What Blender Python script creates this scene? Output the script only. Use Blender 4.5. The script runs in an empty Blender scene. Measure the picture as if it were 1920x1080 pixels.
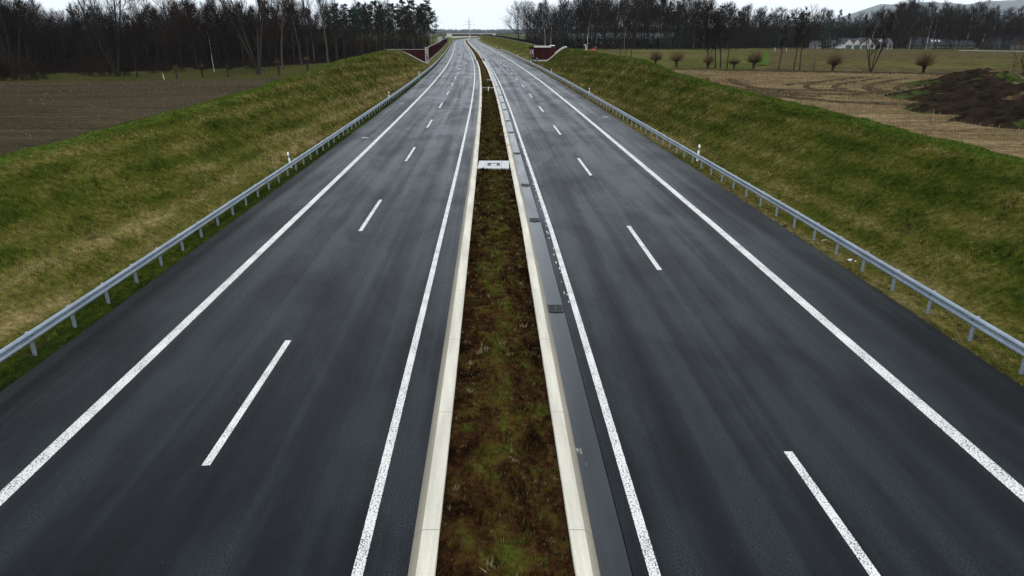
import bpy, math, random
import numpy as np
from mathutils import Vector

C = bpy.context.scene.collection
RNG = np.random.default_rng(7)
H = 8.42
TH = math.atan(480 / 1280)
CT, ST = math.cos(TH), math.sin(TH)

# ------------------------------------------------------------------ helpers
def gx(px, Y, z=0.0):
    """X of a point at distance Y and height z seen in photo column px."""
    return (px - 960) * (Y * CT + (H - z) * ST) / 1280

def tag(o, label=None, cat=None, group=None, kind=None):
    if label: o['label'] = label
    if cat: o['category'] = cat
    if group: o['group'] = group
    if kind: o['kind'] = kind
    return o

def link(name, me, mat=None, parent=None):
    o = bpy.data.objects.new(name, me)
    C.objects.link(o)
    if mat is not None:
        if isinstance(mat, (list, tuple)):
            for m in mat: me.materials.append(m)
        else: me.materials.append(mat)
    if parent is not None: o.parent = parent
    return o

def empty(name, loc=(0, 0, 0), rz=0):
    o = bpy.data.objects.new(name, None); C.objects.link(o)
    o.location = loc; o.rotation_euler = (0, 0, rz); o.empty_display_size = 0.3
    return o

def mesh_np(name, V, F, uv=None, attrs=None, smooth=False):
    V = np.asarray(V, np.float32).reshape(-1, 3); F = np.asarray(F, np.int32)
    me = bpy.data.meshes.new(name)
    m, k = F.shape
    me.vertices.add(len(V)); me.vertices.foreach_set('co', V.ravel())
    me.loops.add(m * k); me.loops.foreach_set('vertex_index', F.ravel())
    me.polygons.add(m); me.polygons.foreach_set('loop_start', np.arange(0, m * k, k, dtype=np.int32))
    if smooth: me.polygons.foreach_set('use_smooth', np.ones(m, bool))
    if uv is not None:
        l = me.uv_layers.new(name='UVMap')
        l.data.foreach_set('uv', np.asarray(uv, np.float32).reshape(-1, 2)[F.ravel()].ravel())
    for an, av in (attrs or {}).items():
        a = me.attributes.new(an, 'FLOAT', 'POINT'); a.data.foreach_set('value', np.asarray(av, np.float32).ravel())
    me.update(calc_edges=True); me.validate()
    return me

def grid(name, V, uv=None, attrs=None, smooth=True):
    """V: (n,m,3) array, rows go along the station."""
    n, m, _ = V.shape
    i = np.arange(n * m).reshape(n, m)
    F = np.stack([i[:-1, :-1], i[:-1, 1:], i[1:, 1:], i[1:, :-1]], -1).reshape(-1, 4)
    e1 = V[0, 1] - V[0, 0]; e2 = V[1, 0] - V[0, 0]
    if e1[0] * e2[1] - e1[1] * e2[0] < 0: F = F[:, ::-1]
    return mesh_np(name, V, F, uv, attrs, smooth)

class MB:
    def __init__(s): s.v = []; s.f = []; s.m = []
    def add(s, vs, fs, mi=0):
        b = len(s.v); s.v += [tuple(v) for v in vs]
        s.f += [tuple(b + i for i in f) for f in fs]; s.m += [mi] * len(fs)
    def box(s, x0, x1, y0, y1, z0, z1, mi=0):
        s.add([(x0,y0,z0),(x1,y0,z0),(x1,y1,z0),(x0,y1,z0),(x0,y0,z1),(x1,y0,z1),(x1,y1,z1),(x0,y1,z1)],
              [(0,3,2,1),(4,5,6,7),(0,1,5,4),(1,2,6,5),(2,3,7,6),(3,0,4,7)], mi)
    def prism(s, pts, y0, y1, mi=0):
        """polygon in (x,z) pulled along y"""
        n = len(pts)
        s.add([(x, y0, z) for x, z in pts] + [(x, y1, z) for x, z in pts],
              [tuple(range(n)), tuple(range(2*n-1, n-1, -1))] + [(i, n+i, n+(i+1) % n, (i+1) % n) for i in range(n)], mi)
    def tube(s, a, b, r0, r1, n=6, mi=0, cap=True):
        a, b = Vector(a), Vector(b); d = (b - a)
        if d.length < 1e-6: return
        d.normalize(); u = d.orthogonal().normalized(); w = d.cross(u)
        vs = []
        for p, r in ((a, r0), (b, r1)):
            for k in range(n):
                t = 2 * math.pi * k / n
                vs.append(p + u * (math.cos(t) * r) + w * (math.sin(t) * r))
        fs = [(k, (k+1) % n, n + (k+1) % n, n + k) for k in range(n)]
        if cap: fs += [tuple(range(n-1, -1, -1)), tuple(range(n, 2*n))]
        s.add(vs, fs, mi)
    def tri(s, a, b, w0, mi=0, side=None):
        a, b = Vector(a), Vector(b); d = b - a
        u = side if side is not None else d.orthogonal().normalized()
        s.add([a - u * (w0 / 2), a + u * (w0 / 2), b], [(0, 1, 2)], mi)
    def mesh(s, name, smooth=False):
        me = bpy.data.meshes.new(name); me.from_pydata(s.v, [], s.f)
        me.polygons.foreach_set('material_index', s.m)
        if smooth: me.polygons.foreach_set('use_smooth', [True] * len(s.f))
        me.update(); return me
    def build(s, name, mat=None, parent=None, smooth=False):
        return link(name, s.mesh(name, smooth), mat, parent)

def hash2(ix, iy, seed):
    h = (ix * 374761393 + iy * 668265263 + seed * 1442695041) & 0x7fffffff
    h = ((h ^ (h >> 13)) * 1274126177) & 0x7fffffff
    return ((h ^ (h >> 16)) & 0xffff) / 65535.0

def vnoise(x, y, seed=0):
    x = np.asarray(x, float); y = np.asarray(y, float)
    ix = np.floor(x).astype(np.int64); iy = np.floor(y).astype(np.int64)
    fx = x - ix; fy = y - iy; fx = fx*fx*(3-2*fx); fy = fy*fy*(3-2*fy)
    a = hash2(ix, iy, seed); b = hash2(ix+1, iy, seed); c = hash2(ix, iy+1, seed); d = hash2(ix+1, iy+1, seed)
    return (a*(1-fx)+b*fx)*(1-fy) + (c*(1-fx)+d*fx)*fy - 0.5

def fbm(x, y, seed=0, o=4):
    t = 0; a = 1.0
    for k in range(o):
        t = t + a * vnoise(x * 2**k, y * 2**k, seed + k); a *= .5
    return t

# ------------------------------------------------------------------ materials
class G:
    def __init__(s, name):
        s.mat = bpy.data.materials.new(name); s.mat.use_nodes = True
        s.nt = s.mat.node_tree; s.nt.nodes.clear()
        s.out = s.nt.nodes.new('ShaderNodeOutputMaterial')
    def n(s, typ, props=None, **ins):
        nd = s.nt.nodes.new('ShaderNode' + typ)
        for k, v in (props or {}).items(): setattr(nd, k, v)
        for k, v in ins.items():
            s.set(nd, k, v)
        return nd
    def set(s, nd, k, v):
        sock = None
        if k[0] == 'i' and k[1:].isdigit(): sock = nd.inputs[int(k[1:])]
        else: sock = nd.inputs[k.replace('_', ' ')]
        if isinstance(v, bpy.types.NodeSocket): s.nt.links.new(v, sock)
        else:
            if hasattr(sock, 'default_value') and hasattr(sock.default_value, '__len__') and len(sock.default_value) == 4 and len(v) == 3: v = (*v, 1)
            sock.default_value = v
    def math(s, op, a, b=0.0, c=0.0, clamp=False):
        return s.n('Math', {'operation': op, 'use_clamp': clamp}, i0=a, i1=b, i2=c).outputs[0]
    def uv(s): return s.n('UVMap', {'uv_map': 'UVMap'}).outputs[0]
    def obj(s): return s.n('TexCoord').outputs['Object']
    def attr(s, a): return s.n('Attribute', {'attribute_name': a}).outputs['Fac']
    def map(s, vec, scale=(1,1,1), rot=(0,0,0), loc=(0,0,0)):
        return s.n('Mapping', None, Vector=vec, Scale=scale, Rotation=rot, Location=loc).outputs[0]
    def noise(s, vec, scale=1.0, detail=4, rough=.55, dist=0.0):
        return s.n('TexNoise', None, Vector=vec, Scale=scale, Detail=float(detail), Roughness=rough, Distortion=dist).outputs['Fac']
    def ramp(s, fac, stops, interp='LINEAR'):
        nd = s.n('ValToRGB', None, Fac=fac); cr = nd.color_ramp; cr.interpolation = interp
        while len(cr.elements) < len(stops): cr.elements.new(.5)
        for e, (p, c) in zip(cr.elements, stops):
            e.position = p; e.color = (c, c, c, 1) if isinstance(c, (int, float)) else (*c, 1)
        return nd.outputs['Color']
    def mix(s, f, a, b, mode='MIX'):
        nd = s.n('Mix', {'data_type': 'RGBA', 'blend_type': mode})
        s.set(nd, 'i0', f); s.set(nd, 'i6', a); s.set(nd, 'i7', b)
        return nd.outputs[2]
    def mr(s, v, a, b, c=0.0, d=1.0):
        return s.n('MapRange', None, Value=v, From_Min=a, From_Max=b, To_Min=c, To_Max=d).outputs[0]
    def bump(s, h, strength=.5, dist=.02):
        return s.n('Bump', None, Height=h, Strength=strength, Distance=dist).outputs[0]
    def done(s, base, rough=.8, normal=None, spec=None, metal=0.0, emit=None):
        if spec in (.1, .12, .15): spec = 0.0   # dull matter: no sheen at grazing angles
        b = s.n('BsdfPrincipled', None, Base_Color=base, Roughness=rough, Metallic=metal)
        if spec is not None: s.set(b, 'Specular_IOR_Level', spec)
        if normal is not None: s.set(b, 'Normal', normal)
        s.nt.links.new(b.outputs[0], s.out.inputs[0])
        return s.mat

def m_simple(name, a, b, scale=3.0, rough=.8, spec=.3, metal=0.0, bump=0.0):
    g = G(name); o = g.obj(); f = g.noise(o, scale, 5, .6)
    col = g.ramp(f, [(.35, a), (.65, b)])
    return g.done(col, rough, g.bump(f, bump, .02) if bump else None, spec, metal)

def m_asphalt():
    g = G('asphalt'); uv = g.uv()
    streak = g.noise(g.map(uv, (.022, 1.25, 1)), 1.0, 3, .55, .25)
    fine = g.noise(g.map(uv, (.06, 5.0, 1)), 1.0, 3, .6)
    blot = g.noise(g.map(uv, (.13, .30, 1)), 1.0, 5, .62, .6)
    grain = g.noise(uv, 27.0, 3, .8)
    grain2 = g.noise(uv, 110.0, 1, .5)
    v = g.n('SeparateXYZ', None, Vector=uv).outputs[1]
    trk = g.math('COSINE', g.math('MULTIPLY', g.math('ADD', v, g.math('MULTIPLY', blot, .5)), 3.38))
    tone = g.math('ADD', g.math('MULTIPLY', streak, .46), g.math('ADD', g.math('MULTIPLY', blot, .50), g.math('MULTIPLY', fine, .10)))
    tone = g.math('SUBTRACT', tone, g.math('MULTIPLY', g.math('MULTIPLY', trk, g.mr(v, 7.6, 7.2)), .022))
    tone = g.math('SUBTRACT', tone, g.mr(v, 8.2, 10.2, 0, .035))
    col = g.ramp(tone, [(.40, (.0011, .0017, .0026)), (.51, (.0030, .0044, .0060)), (.62, (.0108, .0140, .0168))])
    gr = g.ramp(g.math('ADD', g.math('MULTIPLY', grain, .6), g.math('MULTIPLY', grain2, .4)), [(.36, .10), (.5, .80), (.64, 3.6)])
    col = g.mix(1.0, col, gr, 'MULTIPLY')
    spk = g.noise(uv, 33.0, 0, .5)
    col = g.mix(g.mr(spk, .875, .89), col, (.20, .20, .19))
    rough = g.math('ADD', g.mr(tone, .40, .62, ASPH_R[0], ASPH_R[1]), g.math('MULTIPLY', g.math('SUBTRACT', grain, .5), .5))
    return g.done(col, rough, g.bump(grain, .85, .03), .108)

ASPH_R = (.52, .30)

def m_paint():
    g = G('road_paint'); uv = g.uv()
    a = g.noise(uv, 26.0, 2, .7); b = g.noise(uv, 1.1, 3, .6)
    f = g.math('ADD', a, g.math('MULTIPLY', g.math('SUBTRACT', b, .5), .30))
    col = g.ramp(f, [(.40, (.03, .032, .035)), (.445, (.50, .495, .47)), (.7, (.70, .69, .66))])
    return g.done(col, .6, g.bump(f, .3, .01), .4)

def m_concrete(name, base, var=.15, rough=.8, joint=None):
    g = G(name); uv = g.uv()
    n1 = g.noise(g.map(uv, (.3, 2.5, 1)), 1, 5, .65); n2 = g.noise(uv, 22, 3, .7)
    f = g.math('ADD', g.math('MULTIPLY', n1, .7), g.math('MULTIPLY', n2, .3))
    lo = tuple(c * (1 - var) for c in base); hi = tuple(min(.9, c * (1 + var)) for c in base)
    col = g.ramp(f, [(.35, lo), (.65, hi)])
    if joint:
        s = g.n('SeparateXYZ', None, Vector=uv).outputs[0]
        fr = g.math('FRACT', g.math('DIVIDE', s, joint))
        col = g.mix(g.mr(fr, .0045, .0015), col, (.07, .068, .06))
    return g.done(col, rough, g.bump(n2, .25, .01), .3)

def m_gutter():
    g = G('wet_gutter'); uv = g.uv()
    n = g.noise(g.map(uv, (.25, 1.8, 1)), 1.0, 5, .6)
    n2 = g.noise(g.map(uv, (.9, 3, 1)), 1.0, 4, .6)
    col = g.ramp(n, [(.3, (.006, .0078, .0095)), (.7, (.020, .0235, .0275))])
    edge = g.n('SeparateXYZ', None, Vector=uv).outputs[1]
    dry = g.math('MULTIPLY', g.mr(n2, .665, .70), g.mr(edge, -.66, -.86))
    col = g.mix(dry, col, (.28, .27, .23))
    rough = g.mr(n, .35, .65, .14, .28)
    return g.done(col, g.math('ADD', rough, g.math('MULTIPLY', dry, .5)), g.bump(n2, .04, .02), .28)

BAND = .06
def m_grass(name, vstops, k=1.0, patch=(.13, .55), shift=0.0):
    """grass seen on a slope: uv = (station, offset from asphalt), frac = 0 toe .. 1 crest."""
    g = G(name); uv = g.uv(); fr = g.attr('frac'); rnd = g.attr('rnd')
    v = g.n('SeparateXYZ', None, Vector=uv).outputs[1]
    big = g.noise(g.map(uv, (patch[0], patch[1], 1), (0, 0, .16)), 1.0, 5, .62, .4)
    mid = g.noise(g.map(uv, (.9, 1.3, 1)), 1.0, 4, .65, .3)
    small = g.noise(uv, 7.0, 4, .75)
    f = g.math('ADD', g.math('MULTIPLY', big, .44), g.math('ADD', g.math('MULTIPLY', mid, .30), g.math('MULTIPLY', small, .30)))
    f = g.math('ADD', f, g.math('MULTIPLY', g.math('SUBTRACT', rnd, .5), .20))
    vs = g.ramp(g.math('DIVIDE', v, 12.0), vstops)
    f = g.math('ADD', g.math('ADD', f, g.math('SUBTRACT', vs, .5)), shift)
    st = g.n('SeparateXYZ', None, Vector=g.map(uv, (.028, .74, 1))).outputs
    band = g.math('SINE', g.math('MULTIPLY', g.math('ADD', g.math('ADD', st[0], st[1]), g.math('MULTIPLY', mid, .55)), 6.283))
    f = g.math('ADD', g.math('MULTIPLY', g.math('SUBTRACT', f, .5), 1.7), g.math('ADD', .5, g.math('MULTIPLY', band, BAND)))
    c = lambda *x: tuple(i * k for i in x)
    col = g.ramp(f, [(.20, c(.013, .023, .004)), (.38, c(.033, .043, .006)), (.52, c(.059, .060, .0115)), (.66, c(.096, .084, .026)), (.85, c(.19, .145, .065))])
    soil = g.noise(g.map(uv, (.5, .8, 1), (0, 0, .3)), 1.0, 4, .6)
    col = g.mix(g.mr(soil, .66, .72, 0, .7), col, c(.030, .024, .012))
    cr = g.math('MULTIPLY', g.mr(g.math('ADD', fr, g.math('MULTIPLY', g.math('SUBTRACT', mid, .5), .12)), .93, 1.02), .75)
    col = g.mix(cr, col, g.ramp(small, [(.3, c(.026, .050, .006)), (.7, c(.060, .092, .014))]))
    dark = g.mr(rnd, 0, 1, .55, 1.55)
    col = g.mix(1.0, col, g.n('CombineColor', None, Red=dark, Green=dark, Blue=dark).outputs[0], 'MULTIPLY')
    tur = g.noise(g.map(uv, (1, 1.25, 1)), 3.4, 5, .78, .3)
    col = g.mix(1.0, col, g.ramp(tur, [(.33, (.55, .57, .52)), (.5, (.95, .95, .95)), (.66, (1.55, 1.48, 1.42))]), 'MULTIPLY')
    return g.done(col, .9, g.bump(small, .5, .05), .12)

def m_median():
    g = G('median_moss'); uv = g.uv(); rnd = g.attr('rnd')
    v = g.n('SeparateXYZ', None, Vector=uv).outputs[1]
    big = g.noise(g.map(uv, (.9, 1.5, 1)), 1.0, 5, .65, .5)
    small = g.noise(uv, 7.0, 4, .7)
    cen = g.math('MULTIPLY', g.math('ABSOLUTE', v), -.10)
    f = g.math('ADD', g.math('ADD', g.math('MULTIPLY', big, .7), g.math('MULTIPLY', small, .3)), g.math('ADD', cen, g.math('MULTIPLY', g.math('SUBTRACT', rnd, .5), .30)))
    f = g.math('ADD', f, .045)
    col = g.ramp(f, [(.34, (.006, .0034, .002)), (.44, (.023, .0105, .005)), (.51, (.044, .025, .008)), (.58, (.046, .042, .008)), (.67, (.048, .078, .010)), (.80, (.095, .088, .032))])
    straw = g.math('GREATER_THAN', rnd, .955)
    col = g.mix(g.math('MULTIPLY', straw, .8), col, (.20, .16, .09))
    return g.done(col, .9, g.bump(small, .7, .04), .12)

def m_field_left():
    g = G('ploughed_soil'); uv = g.uv(); rnd = g.attr('rnd')
    rows = g.noise(g.map(uv, (.06, 1.2, 1), (0, 0, -.55)), 1.0, 4, .6, .2)
    n = g.noise(uv, 1.4, 6, .7); big = g.noise(uv, .05, 3, .6)
    f = g.math('ADD', g.math('MULTIPLY', rows, .35), g.math('ADD', g.math('MULTIPLY', n, .35), g.math('MULTIPLY', big, .3)))
    col = g.ramp(f, [(.36, (.0145, .0115, .007)), (.5, (.036, .029, .0175)), (.64, (.072, .058, .035))])
    st = g.noise(uv, 7.0, 2, .6)
    col = g.mix(g.mr(st, .62, .68, 0, .75), col, (.17, .135, .085))
    col = g.mix(g.math('MULTIPLY', g.mr(rnd, .6, .7), .7), col, (.30, .25, .17))
    return g.done(col, .95, g.bump(n, .9, .12), .1)

def m_stubble():
    g = G('maize_stubble_soil'); uv = g.uv(); rnd = g.attr('rnd')
    rows = g.noise(g.map(uv, (.10, 1.4, 1), (0, 0, .9)), 1.0, 4, .65, .6)
    n = g.noise(uv, 2.2, 6, .7); big = g.noise(uv, .07, 4, .6)
    f = g.math('ADD', g.math('MULTIPLY', rows, .3), g.math('ADD', g.math('MULTIPLY', n, .4), g.math('MULTIPLY', big, .3)))
    col = g.ramp(f, [(.38, (.028, .020, .011)), (.49, (.095, .069, .035)), (.60, (.215, .16, .088))])
    col = g.mix(g.mr(rnd, .1, .9, 0, .85), col, g.ramp(rnd, [(.2, (.075, .052, .024)), (.9, (.31, .235, .13))]))
    return g.done(col, .95, g.bump(n, .8, .1), .1)

def m_meadow(name, a, b, c, fleck=0.0):
    g = G(name); uv = g.uv()
    big = g.noise(g.map(uv, (.03, .008, 1), (0, 0, .2)), 1.0, 5, .6); mid = g.noise(uv, .25, 5, .65); sm = g.noise(uv, 1.3, 4, .7)
    f = g.math('ADD', g.math('MULTIPLY', big, .5), g.math('ADD', g.math('MULTIPLY', mid, .25), g.math('MULTIPLY', sm, .25)))
    col = g.ramp(f, [(.36, a), (.5, b), (.64, c)])
    if fleck:
        br = g.noise(g.map(uv, (.008, .012, 1), (0, 0, -.35), (4, 2, 0)), 1.0, 6, .7)
        sp = g.n('SeparateXYZ', None, Vector=uv).outputs
        far = g.mr(g.math('SUBTRACT', sp[0], g.math('MULTIPLY', sp[1], .34)), -1.5, 1.5, 0, .17)
        col = g.mix(g.mr(g.math('ADD', br, far), .50, .64, 0, .95), col, g.ramp(mid, [(.35, (.030, .024, .010)), (.65, (.085, .066, .033))]))
        fl = g.noise(g.map(uv, (.5, .16, 1)), 1.6, 2, .6)
        col = g.mix(g.mr(fl, .60, .68, 0, fleck * 2.5), col, (.19, .165, .085))
    return g.done(col, .95, g.bump(sm, .6, .1), .1)

def m_wood(name, a, b, rough=.9):
    g = G(name); o = g.obj()
    f = g.noise(g.map(o, (2, 2, .5)), 1.5, 4, .6)
    rv = g.n('ObjectInfo').outputs['Random']
    col = g.ramp(g.math('ADD', g.math('MULTIPLY', f, .7), g.math('MULTIPLY', rv, .3)), [(.3, a), (.7, b)])
    return g.done(col, rough, None, .15)

def m_birch():
    g = G('birch_bark'); o = g.obj()
    f = g.noise(g.map(o, (2, 2, 1.6)), 1.6, 4, .7)
    col = g.ramp(f, [(.44, (.05, .045, .04)), (.52, (.40, .39, .36)), (.7, (.56, .55, .52))])
    return g.done(col, .8, None, .2)

def m_galv():
    g = G('galvanised_steel'); o = g.obj()
    f = g.noise(o, 9.0, 5, .7); f2 = g.noise(g.map(o, (.8, .8, 1)), 1.0, 4, .6)
    t = g.math('ADD', g.math('MULTIPLY', f, .5), g.math('MULTIPLY', f2, .5))
    col = g.ramp(t, [(.35, (.14, .172, .205)), (.65, (.28, .325, .37))])
    return g.done(col, g.mr(f, .3, .7, .42, .62), None, .5, .35)

def m_earth():
    g = G('heaped_earth'); o = g.obj()
    nz = g.n('SeparateXYZ', None, Vector=g.n('NewGeometry').outputs['Normal']).outputs[2]
    n = g.noise(o, 1.1, 6, .7); n2 = g.noise(g.map(o, (1, 1, .4)), .33, 4, .6)
    soil = g.ramp(n, [(.35, (.007, .0055, .004)), (.65, (.027, .020, .014))])
    gr = g.ramp(n, [(.35, (.022, .04, .007)), (.65, (.06, .085, .018))])
    dry = (.14, .095, .05)
    m = g.mr(g.math('ADD', n2, g.math('MULTIPLY', g.math('SUBTRACT', n, .5), .25)), .53, .60)
    col = g.mix(g.math('MULTIPLY', m, .6), soil, gr)
    m2 = g.noise(g.map(o, (.25, .4, .3), (0, 0, .5), (3.1, 1, 0)), 1.0, 4, .6)
    col = g.mix(g.mr(m2, .64, .70, 0, .7), col, dry)
    return g.done(col, .95, g.bump(n, 1.0, .25), .1)

def m_panel():
    g = G('noise_panel_paint'); o = g.obj()
    f = g.noise(g.map(o, (.8, .8, .25)), 1.0, 5, .65)
    col = g.ramp(f, [(.35, (.016, .0035, .004)), (.65, (.036, .009, .009))])
    return g.done(col, .9, None, .1)

M = {}
M['asphalt'] = m_asphalt(); M['paint'] = m_paint(); M['gutter'] = m_gutter()
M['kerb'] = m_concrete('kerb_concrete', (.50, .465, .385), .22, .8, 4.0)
M['kerb_face'] = m_concrete('shaded_kerb_face', (.27, .24, .185), .14, .85, 4.0)  # shade of the sloped face put into its colour, with slight spray grime
M['slab'] = m_concrete('slab_concrete', (.42, .43, .42), .14)
M['conc'] = m_simple('grey_concrete', (.20, .20, .19), (.31, .31, .29), 1.2, .85, .2)
M['conc_light'] = m_simple('pale_concrete', (.34, .34, .31), (.44, .44, .41), .8, .85, .2)
M['iron'] = m_simple('cast_iron', (.012, .012, .013), (.03, .03, .032), 20, .5, .4, .4)
M['void'] = m_simple('gully_dark', (.004, .004, .004), (.008, .008, .008), 5, .9, .1)
M['grassL'] = m_grass('slope_grass_left', [(0, .34), (.05, .36), (.10, .44), (.15, .575), (.22, .575), (.34, .49), (1, .48)], 1.12)
M['grassR'] = m_grass('slope_grass_right', [(0, .58), (.06, .55), (.14, .57), (.20, .54), (.30, .48), (.45, .46), (1, .46)], 1.0, (.16, .32))
M['median'] = m_median()
M['fieldL'] = m_field_left(); M['stubble'] = m_stubble()
M['meadowL'] = m_meadow('rough_meadow', (.020, .022, .006), (.040, .040, .012), (.055, .060, .015))
M['meadowR'] = m_meadow('pasture', (.032, .032, .010), (.064, .066, .018), (.098, .088, .034), .22)
M['green'] = m_meadow('young_crop', (.03, .05, .010), (.045, .075, .014), (.06, .09, .020))
M['ground'] = m_meadow('open_country', (.05, .05, .02), (.075, .08, .03), (.10, .09, .045))
M['ditch'] = m_meadow('ditch_reeds', (.018, .015, .010), (.036, .030, .018), (.055, .045, .026))
M['track'] = m_simple('muddy_track', (.024, .018, .011), (.075, .056, .033), 1.5, .9, .15, 0, .5)
M['dirt'] = m_simple('bare_earth', (.09, .06, .04), (.17, .115, .075), 1.0, .95, .1)
M['bark'] = m_wood('dark_bark', (.014, .012, .009), (.036, .031, .025))
M['barkl'] = m_wood('pale_grey_bark', (.030, .026, .021), (.062, .055, .046))
M['twig'] = m_wood('twigs', (.0085, .0064, .0048), (.021, .0155, .0118))
M['twigr'] = m_wood('reddish_twigs', (.012, .0078, .0058), (.027, .0175, .0125))
M['willow'] = m_wood('willow_shoots', (.060, .038, .022), (.11, .072, .042))
M['birch'] = m_birch()
M['pbark'] = m_wood('pine_bark', (.030, .020, .015), (.065, .042, .03))
M['needle'] = m_wood('pine_needles', (.010, .021, .012), (.024, .044, .024))
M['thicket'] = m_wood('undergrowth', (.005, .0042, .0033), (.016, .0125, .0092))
M['fartree'] = m_wood('far_trees', (.016, .017, .016), (.040, .040, .036))
M['galv'] = m_galv()
M['white'] = m_simple('white_plastic', (.72, .72, .70), (.82, .82, .80), 6, .5, .4)
M['black'] = m_simple('black_plastic', (.008, .008, .008), (.016, .016, .016), 6, .5, .3)
M['refl'] = m_simple('reflector', (.55, .56, .56), (.75, .76, .76), 30, .25, .6)
M['panel'] = m_panel()
M['paneld'] = m_simple('dark_fence_panel', (.008, .010, .009), (.018, .020, .018), 1.0, .8, .1)
M['earth'] = m_earth()
M['wall'] = m_simple('white_render', (.29, .29, .28), (.36, .36, .35), .7, .85, .2)
M['roof'] = m_simple('grey_roof_tiles', (.055, .055, .062), (.09, .088, .095), 1.5, .9, .1)
M['roofd'] = m_simple('dark_roof_tiles', (.018, .019, .024), (.035, .035, .042), 1.5, .9, .1)
M['brick'] = m_simple('red_brick', (.026, .018, .015), (.045, .027, .022), 2.0, .85, .2)
M['glass'] = m_simple('window_glass', (.015, .02, .024), (.03, .036, .042), 1.0, .12, .5)
M['skylight'] = m_simple('skylight_glass', (.38, .42, .46), (.48, .52, .55), 1.0, .2, .5)
M['door'] = m_simple('dark_green_door', (.016, .035, .028), (.03, .05, .042), 2, .5, .4)
M['steel'] = m_simple('lattice_steel', (.16, .17, .18), (.25, .26, .27), 2, .6, .4, .3)
M['orange'] = m_simple('orange_paint', (.26, .05, .012), (.34, .07, .018), 2, .45, .5)
M['bluegrey'] = m_simple('blue_grey_paint', (.05, .07, .10), (.09, .11, .15), 2, .45, .5)
M['tyre'] = m_simple('tyre_rubber', (.010, .010, .010), (.02, .02, .02), 4, .85, .2)
M['red'] = m_simple('red_paint', (.45, .04, .03), (.55, .06, .05), 2, .5, .4)
M['spray'] = m_simple('spray_paint', (.55, .55, .58), (.72, .72, .74), 3, .6, .3)
M['sprayp'] = m_simple('pink_spray_paint', (.42, .20, .30), (.52, .28, .38), 3, .6, .3)
M['hill'] = m_meadow('forested_hill', (.020, .026, .020), (.035, .042, .030), (.05, .055, .04))

# ------------------------------------------------------------------ road line (surveyed)
TY = np.array([-30, 0, 8.9, 12.2, 24.8, 48.1, 84.7, 119.8, 172.5, 201.7, 304, 415, 498, 624, 734, 833, 926, 1000, 1080, 1160, 1300, 1500])
TX = np.array([-1.95, -2.34, -2.54, -2.63, -3.0, -3.68, -4.93, -6.37, -8.99, -10.7, -17.4, -25.7, -31.9, -41.0, -48.6, -54.0, -56.6, -56, -52, -44, -22, 25])
_g = np.arange(-30, 1501, 1.0)
_x = np.interp(_g, TY, TX)
def _smooth(a, w):
    k = np.exp(-.5 * (np.arange(-3*w, 3*w+1) / w) ** 2); k /= k.sum()
    p = np.concatenate([a[0] + (a[1]-a[0]) * np.arange(-3*w, 0), a, a[-1] + (a[-1]-a[-2]) * np.arange(1, 3*w+1)])
    return np.convolve(p, k, 'valid')
_near = _smooth(_x, 8); _far = _smooth(_x, 30)
_w = np.clip((_g - 150) / 150, 0, 1)
_xl = _near * (1 - _w) + _far * _w
def XL(Y): return np.interp(Y, _g, _xl)
def MED(Y): return np.interp(Y, [0, 30, 50, 90, 130, 200, 1500], [4.93, 4.93, 4.78, 4.58, 4.45, 4.22, 4.22])
def XR(Y): return XL(Y) + MED(Y)
CF = .022
EDGE = 10.4
def zl_(d): return -CF * d
def zr_(d): return CF * d

st = [-25.0]
while st[-1] < 1350: st.append(st[-1] + (1.0 if st[-1] < 70 else min(12, .014 * st[-1])))
ST_ = np.array(st)

def strip(name, Ys, side, ds, zs, mat, dz=0.0, uvoff=0.0):
    """surface along one carriageway: ds offsets from its inner line (outwards), zs heights"""
    Ys = np.asarray(Ys); sg = -1 if side == 'L' else 1
    X0 = XL(Ys) if side == 'L' else XR(Ys)
    V = np.zeros((len(Ys), len(ds), 3)); uv = np.zeros((len(Ys), len(ds), 2))
    for j, (d, z) in enumerate(zip(ds, zs)):
        V[:, j, 0] = X0 + sg * d; V[:, j, 1] = Ys; V[:, j, 2] = z + dz
        uv[:, j, 0] = Ys + uvoff; uv[:, j, 1] = d
    return V, uv

def struct(o): o['kind'] = 'structure'; return o

dl = np.linspace(-.84, EDGE, 12)
V, uv = strip('', ST_, 'L', dl, zl_(dl), None); struct(link('road', grid('road', V, uv), M['asphalt']))
dr = np.linspace(-.356, EDGE, 12)
V, uv = strip('', ST_, 'R', dr, zr_(dr), None, uvoff=300); struct(link('road', grid('road', V, uv), M['asphalt']))

def line_mesh(name, parts):
    Vs = []; Fs = []; U = []; b = 0
    for side, ys, d0, d1 in parts:
        ys = np.asarray(ys, float)
        zf = zl_ if side == 'L' else zr_
        V, uv = strip('', ys, side, [d0, d1], [zf(d0), zf(d1)], None, dz=.005)
        n = len(ys); i = np.arange(n*2).reshape(n, 2) + b
        F = np.stack([i[:-1, 0], i[:-1, 1], i[1:, 1], i[1:, 0]], -1)
        if side == 'L': F = F[:, ::-1]
        Vs.append(V.reshape(-1, 3)); Fs.append(F); U.append(uv.reshape(-1, 2)); b += n*2
    return mesh_np(name, np.concatenate(Vs), np.concatenate(Fs), np.concatenate(U))

parts = []
for s in 'LR':
    parts.append((s, ST_, -.095, .095)); parts.append((s, ST_, 7.43 - .155, 7.43 + .155))
struct(link('edge_marking', line_mesh('edge_marking', parts), M['paint']))
parts = []
for s, y0 in (('L', 12.08), ('R', 12.05 - 5.9)):
    k = -1
    while y0 + 18 * k < 1000:
        a = y0 + 18 * k; parts.append((s, np.linspace(a, a + 6.2, 5), (3.77 if s == 'L' else 3.58) - .09, (3.77 if s == 'L' else 3.58) + .09)); k += 1
struct(link('lane_marking', line_mesh('lane_marking', parts), M['paint']))
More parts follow.
